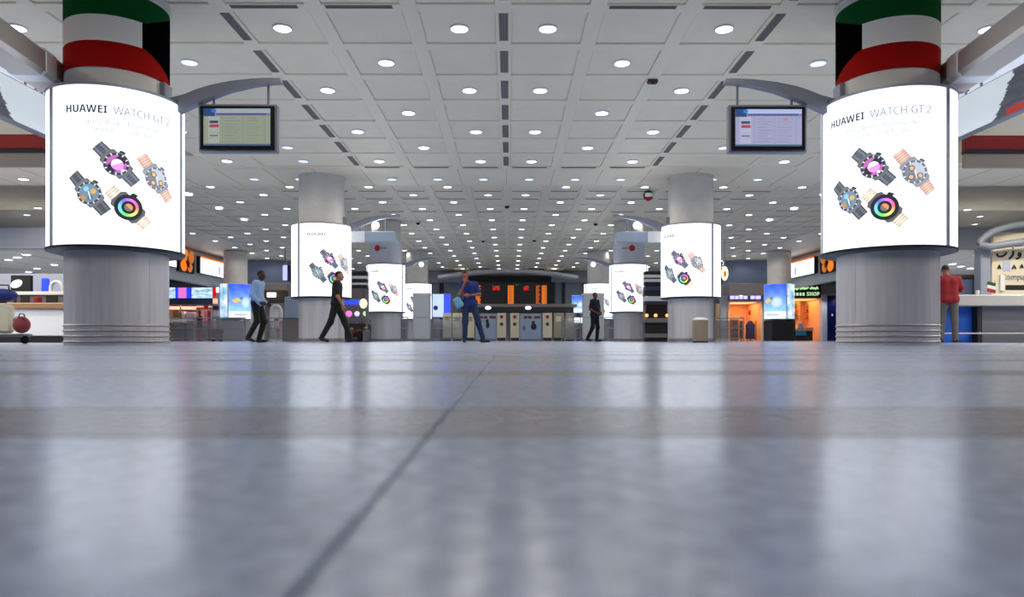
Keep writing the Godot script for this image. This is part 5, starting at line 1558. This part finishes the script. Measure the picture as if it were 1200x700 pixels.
		obj("counter_top", px_box(932.6, 385.6, 954, 388, 42.25, 0.6, 0.01), M_.wood_top, ct)
		var gb := at(938.5, 0, 42.55)
		var cy := at(0, 385.6, 42.25).y
		var dp := thing("grey_display", "grey rounded display case standing on the teal counter", "display case", Vector3(gb.x, cy, gb.z))
		obj("case_body", mb().lathe([Vector2(0, 0), Vector2(0.15, 0), Vector2(0.14, 0.22), Vector2(0.1, 0.34), Vector2(0, 0.38)], 18), M_.blue_grey, dp)
		obj("base", mb().lathe([Vector2(0, 0), Vector2(0.17, 0), Vector2(0.17, 0.03), Vector2(0, 0.04)], 18), M_.black, dp)
		var fp := at(949.0, 0, 42.5)
		tag(obj("pink_tray", mb().box(Vector3(0, 0.05, 0), Vector3(0.4, 0.1, 0.3), 0.03), M_.pink, self, Vector3(fp.x, cy, fp.z)), "pink tray of goods on the counter under the green sign", "tray")
		for q in [[929, 938, 353, 372, "first bay", M_.amber], [946, 962, 354, 383, "second bay", M_.rust]]:
			var p := thing("wall_shelf", "orange lit wall shelves in the shop under the green sign, " + q[4], "shelf", Vector3.ZERO)
			obj("back_board", px_box(q[0], q[2], q[1], 400, 44.6, 0.1, 0.01), M_.wall_orange, p)
			for y in [q[2] + 5.0, q[2] + 12.0, q[2] + 19.0]:
				obj("shelf_board", px_box(q[0], y, q[1], y + 0.9, 44.3, 0.35), M_.wood_top, p)
				for x in range(int(q[0]) + 1, int(q[1]) - 2, 4): obj("goods", px_box(x, y - 3.2 - (x % 3) * 0.5, x + 2.6, y, 44.35, 0.2, 0.03), q[5] if (x + int(y)) % 2 else M_.khaki, p)
		var by := at(841.5, 0, 37.0)
		var os := thing("oval_sign", "small cream oval blade sign right of the second right lightbox", "sign", Vector3(at(849.5, 0, 33.0).x, at(0, 320.5, 33.0).y, -33.0))
		obj("oval_light", mb().ball(Vector3.ZERO, Vector3(0.17, 0.34, 0.06), 10, 18), M_.cream_glow, os)
		obj("amber_mark_light", mb().ball(Vector3(0, -0.02, 0.04), Vector3(0.07, 0.16, 0.03), 8, 14), M_.amber_glow, os)
		obj("hanger", mb().tube([Vector3(0, 0.33, 0), Vector3(0, HIGH - at(0, 320.5, 33.0).y, 0)], 0.015, 6), M_.grey_metal, os)

func kiosks() -> void:
	# striped kiosks between the second and third pillars
	for w in [["left", 406.0, 430.0], ["right", 759.0, 784.0]]:
		var left: bool = w[0] == "left"
		var o := thing("striped_kiosk", "kiosk with black and white striped fascia between the second and third %s pillars" % w[0], "kiosk", Vector3.ZERO)
		var ys := [[318, 323.5, 0], [323.5, 327, 1], [327, 331.5, 0], [331.5, 334, 1], [334, 337.5, 0]] if left else [[318, 322, 0], [322, 325.5, 1], [325.5, 327, 0], [327, 330.5, 1], [330.5, 334.5, 0], [335, 341, 2], [341, 346.5, 0], [347.5, 353, 1], [353, 356.5, 2]]
		for q in ys: obj("fascia_strip", px_box(w[1] - 3, q[0], w[2], q[1], 24.0, 0.3, 0.01), [M_.black, M_.white, M_.blue_dark][q[2]], o)
		for x in [w[1] - 5.0, w[2] - 1.5]: obj("post", px_box(x, 337, x + 2.5, 400, 24.35, 0.1, 0.01), M_.bulkhead, o)
		if left:
			obj("back_wall", px_box(403, 337, 432, 400, 25.5, 0.1, 0.01), M_.bulkhead, o)
			obj("blue_sign_light", px_box(404, 351, 420.5, 357, 24.1, 0.1, 0.01), M_.blue_glow, o)
			obj("counter", px_box(404, 379, 432, 400, 24.4, 0.5, 0.02), M_.dark_metal, o)
		else:
			obj("back_wall", px_box(757, 356.5, 785, 400, 25.4, 0.1, 0.01), M_.black, o)
			obj("counter", px_box(756, 373, 786, 378.5, 24.0, 0.6, 0.02), M_.bulkhead, o)
			obj("counter_body", px_box(757, 378.5, 785, 391, 24.2, 0.4, 0.02), M_.slats_dark, o)
			obj("plinth", px_box(756, 391, 786, 396, 24.05, 0.5, 0.01), M_.bulkhead, o)
			obj("base", px_box(757, 396, 785, 400, 24.15, 0.4, 0.01), M_.black, o)
			for x in [758.0, 768.5, 782.0]:
				var lp := at(x, 369.5, 24.3)
				var cy := at(0, 373, 24.0).y
				var lm := thing("amber_lamp", "small amber lamp on the dark right kiosk counter, %s" % {758.0: "left one", 768.5: "middle one", 782.0: "right one"}[x], "lamp", Vector3(lp.x, cy, lp.z))
				obj("bulb_light", mb().ball(Vector3(0, 0.1, 0), Vector3.ONE * 0.06, 10, 14), M_.warm_glow, lm)
				obj("base", mb().lathe([Vector2(0, 0), Vector2(0.05, 0), Vector2(0.02, 0.05), Vector2(0, 0.05)], 14), M_.brown, lm)
				var l := OmniLight3D.new()
				l.name = "lamp"; l.light_energy = 0.03; l.light_size = 0.05; l.light_color = Color(1.0, 0.6, 0.25); l.omni_range = 60.0; l.omni_attenuation = 2.0; l.shadow_enabled = true
				lm.add_child(l)
				l.position.y = 0.1
	var cy := at(0, 379, 24.4).y
	var i := 0
	for q in [[409, "pink", M_.pink_glow], [418.5, "white and lilac", M_.lilac_glow], [428.5, "pale green", M_.green_glow]]:
		var p := at(q[0], 0, 24.6)
		var g := thing("ball_lamp", "small %s ball lamp on the left kiosk counter" % q[1], "lamp", Vector3(p.x, cy, p.z))
		obj("globe_light", mb().ball(Vector3(0, 0.33, 0), Vector3.ONE * (0.11 if i == 0 else 0.09), 10, 16), q[2], g)
		obj("stand", mb().lathe([Vector2(0, 0), Vector2(0.07, 0), Vector2(0.02, 0.03), Vector2(0.02, 0.25), Vector2(0, 0.25)], 14), M_.grey_metal, g)
		i += 1
	for q in [[408, 384, 414, 399, "red brown", M_.rust], [416, 386, 424, 399, "black and red", M_.black_cloth], [425, 383, 431, 399, "dark grey", M_.wall_dark]]:
		var g := thing("goods_crate", "%s crate of goods on the floor before the left kiosk" % q[4], "crate", Vector3.ZERO)
		obj("crate_body", px_box(q[0], q[1] + 4, q[2], 400, 23.6, 0.35, 0.02), q[5], g)
		obj("goods", px_box(q[0] + 0.8, q[1], q[2] - 0.8, q[1] + 4.2, 23.65, 0.25, 0.05), M_.rust if q[5] == M_.black_cloth else M_.khaki, g)
	var wl := thing("lantern", "round cream lantern hanging at the edge of the left kiosk", "lantern", at(426, 356, 24.12))
	obj("lantern_light", mb().ball(Vector3.ZERO, Vector3(0.13, 0.17, 0.13), 12, 18), M_.cream_glow, wl)
	obj("cord", mb().tube([Vector3(0, 0.16, 0), Vector3(0, 0.515, 0)], 0.008, 6), M_.dark_metal, wl)
	# litter bin
	var bp := at(821, 0, 17.35)
	var bin := thing("litter_bin", "beige cylindrical litter bin with a white lid beside the second right pillar", "bin", Vector3(bp.x, 0, bp.z))
	obj("bin_body", mb().lathe([Vector2(0, 0.0), Vector2(0.18, 0.0), Vector2(0.185, 0.02), Vector2(0.185, 0.54), Vector2(0.175, 0.55), Vector2(0, 0.55)], 32), M_.beige, bin)
	obj("lid", mb().lathe([Vector2(0.186, 0.545), Vector2(0.19, 0.56), Vector2(0.14, 0.6), Vector2(0.08, 0.61), Vector2(0.08, 0.59), Vector2(0, 0.585)], 32), M_.white_metal, bin)
	obj("foot_ring", mb().lathe([Vector2(0.184, 0.0), Vector2(0.192, 0.005), Vector2(0.192, 0.03), Vector2(0.184, 0.035)], 32), M_.dark_metal, bin)

func cloth_mat(c: Color) -> StandardMaterial3D:
	var m := mat(c, 0.85)
	m.rim_enabled = true; m.rim = 0.05; m.rim_tint = 0.5
	return m
func folk() -> void:
	var brown := Color(0.36, 0.22, 0.15)
	var tan := Color(0.62, 0.4, 0.3)
	var p := at(303, 0, 17.2)
	person("man in a light blue shirt and black trousers walking by the low railing", Vector3(p.x, 0, p.z), deg_to_rad(82), {
		"pelvis": Vector3(0, 0.96, -0.03), "waist": Vector3(0, 1.13, -0.02), "chest": Vector3(0, 1.31, 0.0), "neck": Vector3(0, 1.48, 0.035), "head": Vector3(0, 1.62, 0.085), "nod": 0.12,
		"sl": Vector3(0.17, 1.42, 0.01), "sr": Vector3(-0.17, 1.42, 0.01),
		"el": Vector3(0.225, 1.13, -0.06), "wl": Vector3(0.21, 0.95, 0.12), "er": Vector3(-0.225, 1.13, -0.05), "wr": Vector3(-0.2, 0.96, 0.15),
		"hand_l": Vector3(-0.1, -0.35, 1), "hand_r": Vector3(0.1, -0.3, 1), "curl_l": 0.7, "curl_r": 0.8,
		"hl": Vector3(0.09, 0.93, -0.03), "hr": Vector3(-0.09, 0.93, -0.03), "kl": Vector3(0.09, 0.52, 0.1), "al": Vector3(0.09, 0.085, -0.02), "kr": Vector3(-0.09, 0.52, 0.02), "ar": Vector3(-0.09, 0.13, -0.2), "tr": Vector3(0, -0.055, 0.15),
	}, {"skin": Color(0.2, 0.12, 0.085), "hair": Color(0.02, 0.018, 0.018), "shirt": cloth_mat(Color(0.5, 0.62, 0.78)), "trousers": cloth_mat(Color(0.018, 0.018, 0.022)), "shoe": mat(Color(0.02, 0.02, 0.02), 0.4), "sleeve": 1.9})
	p = at(394.5, 0, 17.0)
	person("person all in black striding past the second left pillar", Vector3(p.x, 0, p.z), deg_to_rad(88), {
		"pelvis": Vector3(0, 0.93, 0), "waist": Vector3(0, 1.1, 0.01), "chest": Vector3(0, 1.27, 0.02), "neck": Vector3(0, 1.45, 0.04), "head": Vector3(0, 1.585, 0.075),
		"sl": Vector3(0.165, 1.39, 0.02), "sr": Vector3(-0.165, 1.39, 0.03),
		"el": Vector3(0.2, 1.11, -0.1), "wl": Vector3(0.19, 0.9, -0.06), "er": Vector3(-0.2, 1.1, 0.08), "wr": Vector3(-0.18, 0.88, 0.2),
		"hand_l": Vector3(0, -1, 0.2), "hand_r": Vector3(0.05, -0.9, 0.35), "curl_l": 0.5, "curl_r": 0.6,
		"hl": Vector3(0.085, 0.9, 0.0), "hr": Vector3(-0.085, 0.9, 0.0), "kl": Vector3(0.08, 0.5, 0.17), "al": Vector3(0.08, 0.1, 0.31), "tl": Vector3(0, 0.03, 0.16), "kr": Vector3(-0.08, 0.49, -0.12), "ar": Vector3(-0.08, 0.13, -0.32), "tr": Vector3(0, -0.055, 0.15),
	}, {"skin": tan, "hair": Color(0.015, 0.013, 0.013), "shirt": cloth_mat(Color(0.02, 0.02, 0.026)), "trousers": cloth_mat(Color(0.015, 0.015, 0.018)), "shoe": mat(Color(0.015, 0.015, 0.015), 0.45), "sleeve": 0.8})
	p = at(550, 0, 17.2)
	person("man in blue shirt and jeans facing us, one hand at his face", Vector3(p.x, 0, p.z), deg_to_rad(8), {
		"pelvis": Vector3(0.0, 0.95, 0), "waist": Vector3(-0.02, 1.12, 0.0), "chest": Vector3(-0.03, 1.3, 0.01), "neck": Vector3(-0.06, 1.47, 0.02), "head": Vector3(-0.105, 1.6, 0.06), "turn": 0.25, "nod": 0.22,
		"sl": Vector3(0.15, 1.4, 0.02), "sr": Vector3(-0.2, 1.41, 0.01),
		"el": Vector3(0.24, 1.16, 0.05), "wl": Vector3(0.0, 1.13, 0.22), "er": Vector3(-0.24, 1.14, 0.13), "wr": Vector3(-0.13, 1.42, 0.22),
		"hand_l": Vector3(-1, 0.05, 0.1), "palm_l": Vector3(0, -0.3, -1), "hand_r": Vector3(0.1, 1, -0.15), "palm_r": Vector3(0.5, 0, -1), "curl_l": 0.6, "curl_r": 0.7,
		"hl": Vector3(0.1, 0.92, 0), "hr": Vector3(-0.09, 0.92, 0), "kl": Vector3(0.21, 0.5, 0.03), "al": Vector3(0.33, 0.085, 0.0), "tl": Vector3(0.15, -0.006, 0.09), "kr": Vector3(-0.1, 0.5, 0.02), "ar": Vector3(-0.11, 0.085, 0.0), "tr": Vector3(-0.03, -0.006, 0.16),
	}, {"skin": Color(0.5, 0.27, 0.2), "hair": Color(0.1, 0.055, 0.04), "shirt": cloth_mat(Color(0.06, 0.14, 0.4)), "trousers": cloth_mat(Color(0.08, 0.14, 0.29)), "shoe": mat(Color(0.07, 0.035, 0.025), 0.45), "sleeve": 0.75})
	var bg := at(537.5, 352, 17.05)
	var bag := thing("shoulder_bag", "light blue bag hanging at the elbow of the man in the dark blue shirt", "bag", bg)
	obj("bag_body", mb().box(Vector3(-0.01, -0.06, 0), Vector3(0.2, 0.26, 0.09), 0.035, Basis(Vector3.BACK, 0.5)), mat(Color(0.4, 0.6, 0.72), 0.8), bag)
	obj("strap", mb().tube([Vector3(-0.07, 0.05, 0), Vector3(0.0, 0.2, 0.0), Vector3(0.07, 0.27, 0.02), Vector3(0.12, 0.18, 0.02), Vector3(0.1, 0.03, 0)], 0.012, 6), mat(Color(0.3, 0.5, 0.65), 0.8), bag)
	p = at(697, 0, 25.2)
	person("person in a navy shirt and dark trousers standing before the right pylon", Vector3(p.x, 0, p.z), deg_to_rad(48), {
		"neck": Vector3(0, 1.48, 0.0), "head": Vector3(0, 1.62, 0.02), "turn": -0.3,
		"el": Vector3(0.2, 1.14, 0.06), "wl": Vector3(0.06, 1.0, 0.24), "er": Vector3(-0.26, 1.14, -0.02), "wr": Vector3(-0.1, 0.98, 0.22), "hand_l": Vector3(-0.8, -0.2, 0.5), "hand_r": Vector3(0.8, -0.2, 0.5), "curl_l": 0.7, "curl_r": 0.7,
		"kl": Vector3(0.1, 0.5, 0.06), "al": Vector3(0.1, 0.085, 0.02), "kr": Vector3(-0.1, 0.5, -0.02), "ar": Vector3(-0.12, 0.11, -0.22), "tr": Vector3(0, -0.03, 0.16),
	}, {"skin": Color(0.45, 0.25, 0.18), "hair": Color(0.03, 0.025, 0.022), "shirt": cloth_mat(Color(0.04, 0.07, 0.17)), "trousers": cloth_mat(Color(0.025, 0.03, 0.032)), "shoe": mat(Color(0.02, 0.02, 0.02), 0.45), "sleeve": 0.75, "belly": true, "wide": 1.06})
	p = at(1113, 0, 15.9)
	person("man in a dark red shirt seen from behind at the information counter", Vector3(p.x, 0, p.z), deg_to_rad(163), {
		"pelvis": Vector3(0, 0.97, 0), "waist": Vector3(0, 1.13, 0.01), "chest": Vector3(0.0, 1.31, 0.03), "neck": Vector3(0.02, 1.49, 0.06), "head": Vector3(0.04, 1.63, 0.1), "turn": -0.25, "nod": 0.15,
		"sl": Vector3(0.19, 1.42, 0.05), "sr": Vector3(-0.19, 1.42, 0.04),
		"el": Vector3(0.25, 1.15, 0.06), "wl": Vector3(0.12, 1.12, 0.27), "er": Vector3(-0.28, 1.17, 0.06), "wr": Vector3(-0.22, 1.15, 0.3), "hand_l": Vector3(-0.3, 0, 1), "hand_r": Vector3(0.1, 0, 1), "palm_l": Vector3(0, -1, 0), "palm_r": Vector3(0, -1, 0),
		"hl": Vector3(0.1, 0.93, 0), "hr": Vector3(-0.1, 0.93, 0), "kl": Vector3(0.13, 0.5, 0.02), "al": Vector3(0.15, 0.085, 0.0), "kr": Vector3(-0.12, 0.5, 0.02), "ar": Vector3(-0.13, 0.085, 0.0), "tr": Vector3(-0.12, -0.006, 0.1), "tl": Vector3(0.06, -0.006, 0.15),
	}, {"skin": Color(0.6, 0.36, 0.26), "hair": Color(0.03, 0.022, 0.02), "shirt": cloth_mat(Color(0.5, 0.03, 0.06)), "trousers": cloth_mat(Color(0.34, 0.32, 0.31)), "shoe": mat(Color(0.03, 0.025, 0.022), 0.45), "sleeve": 0.85, "wide": 1.12})
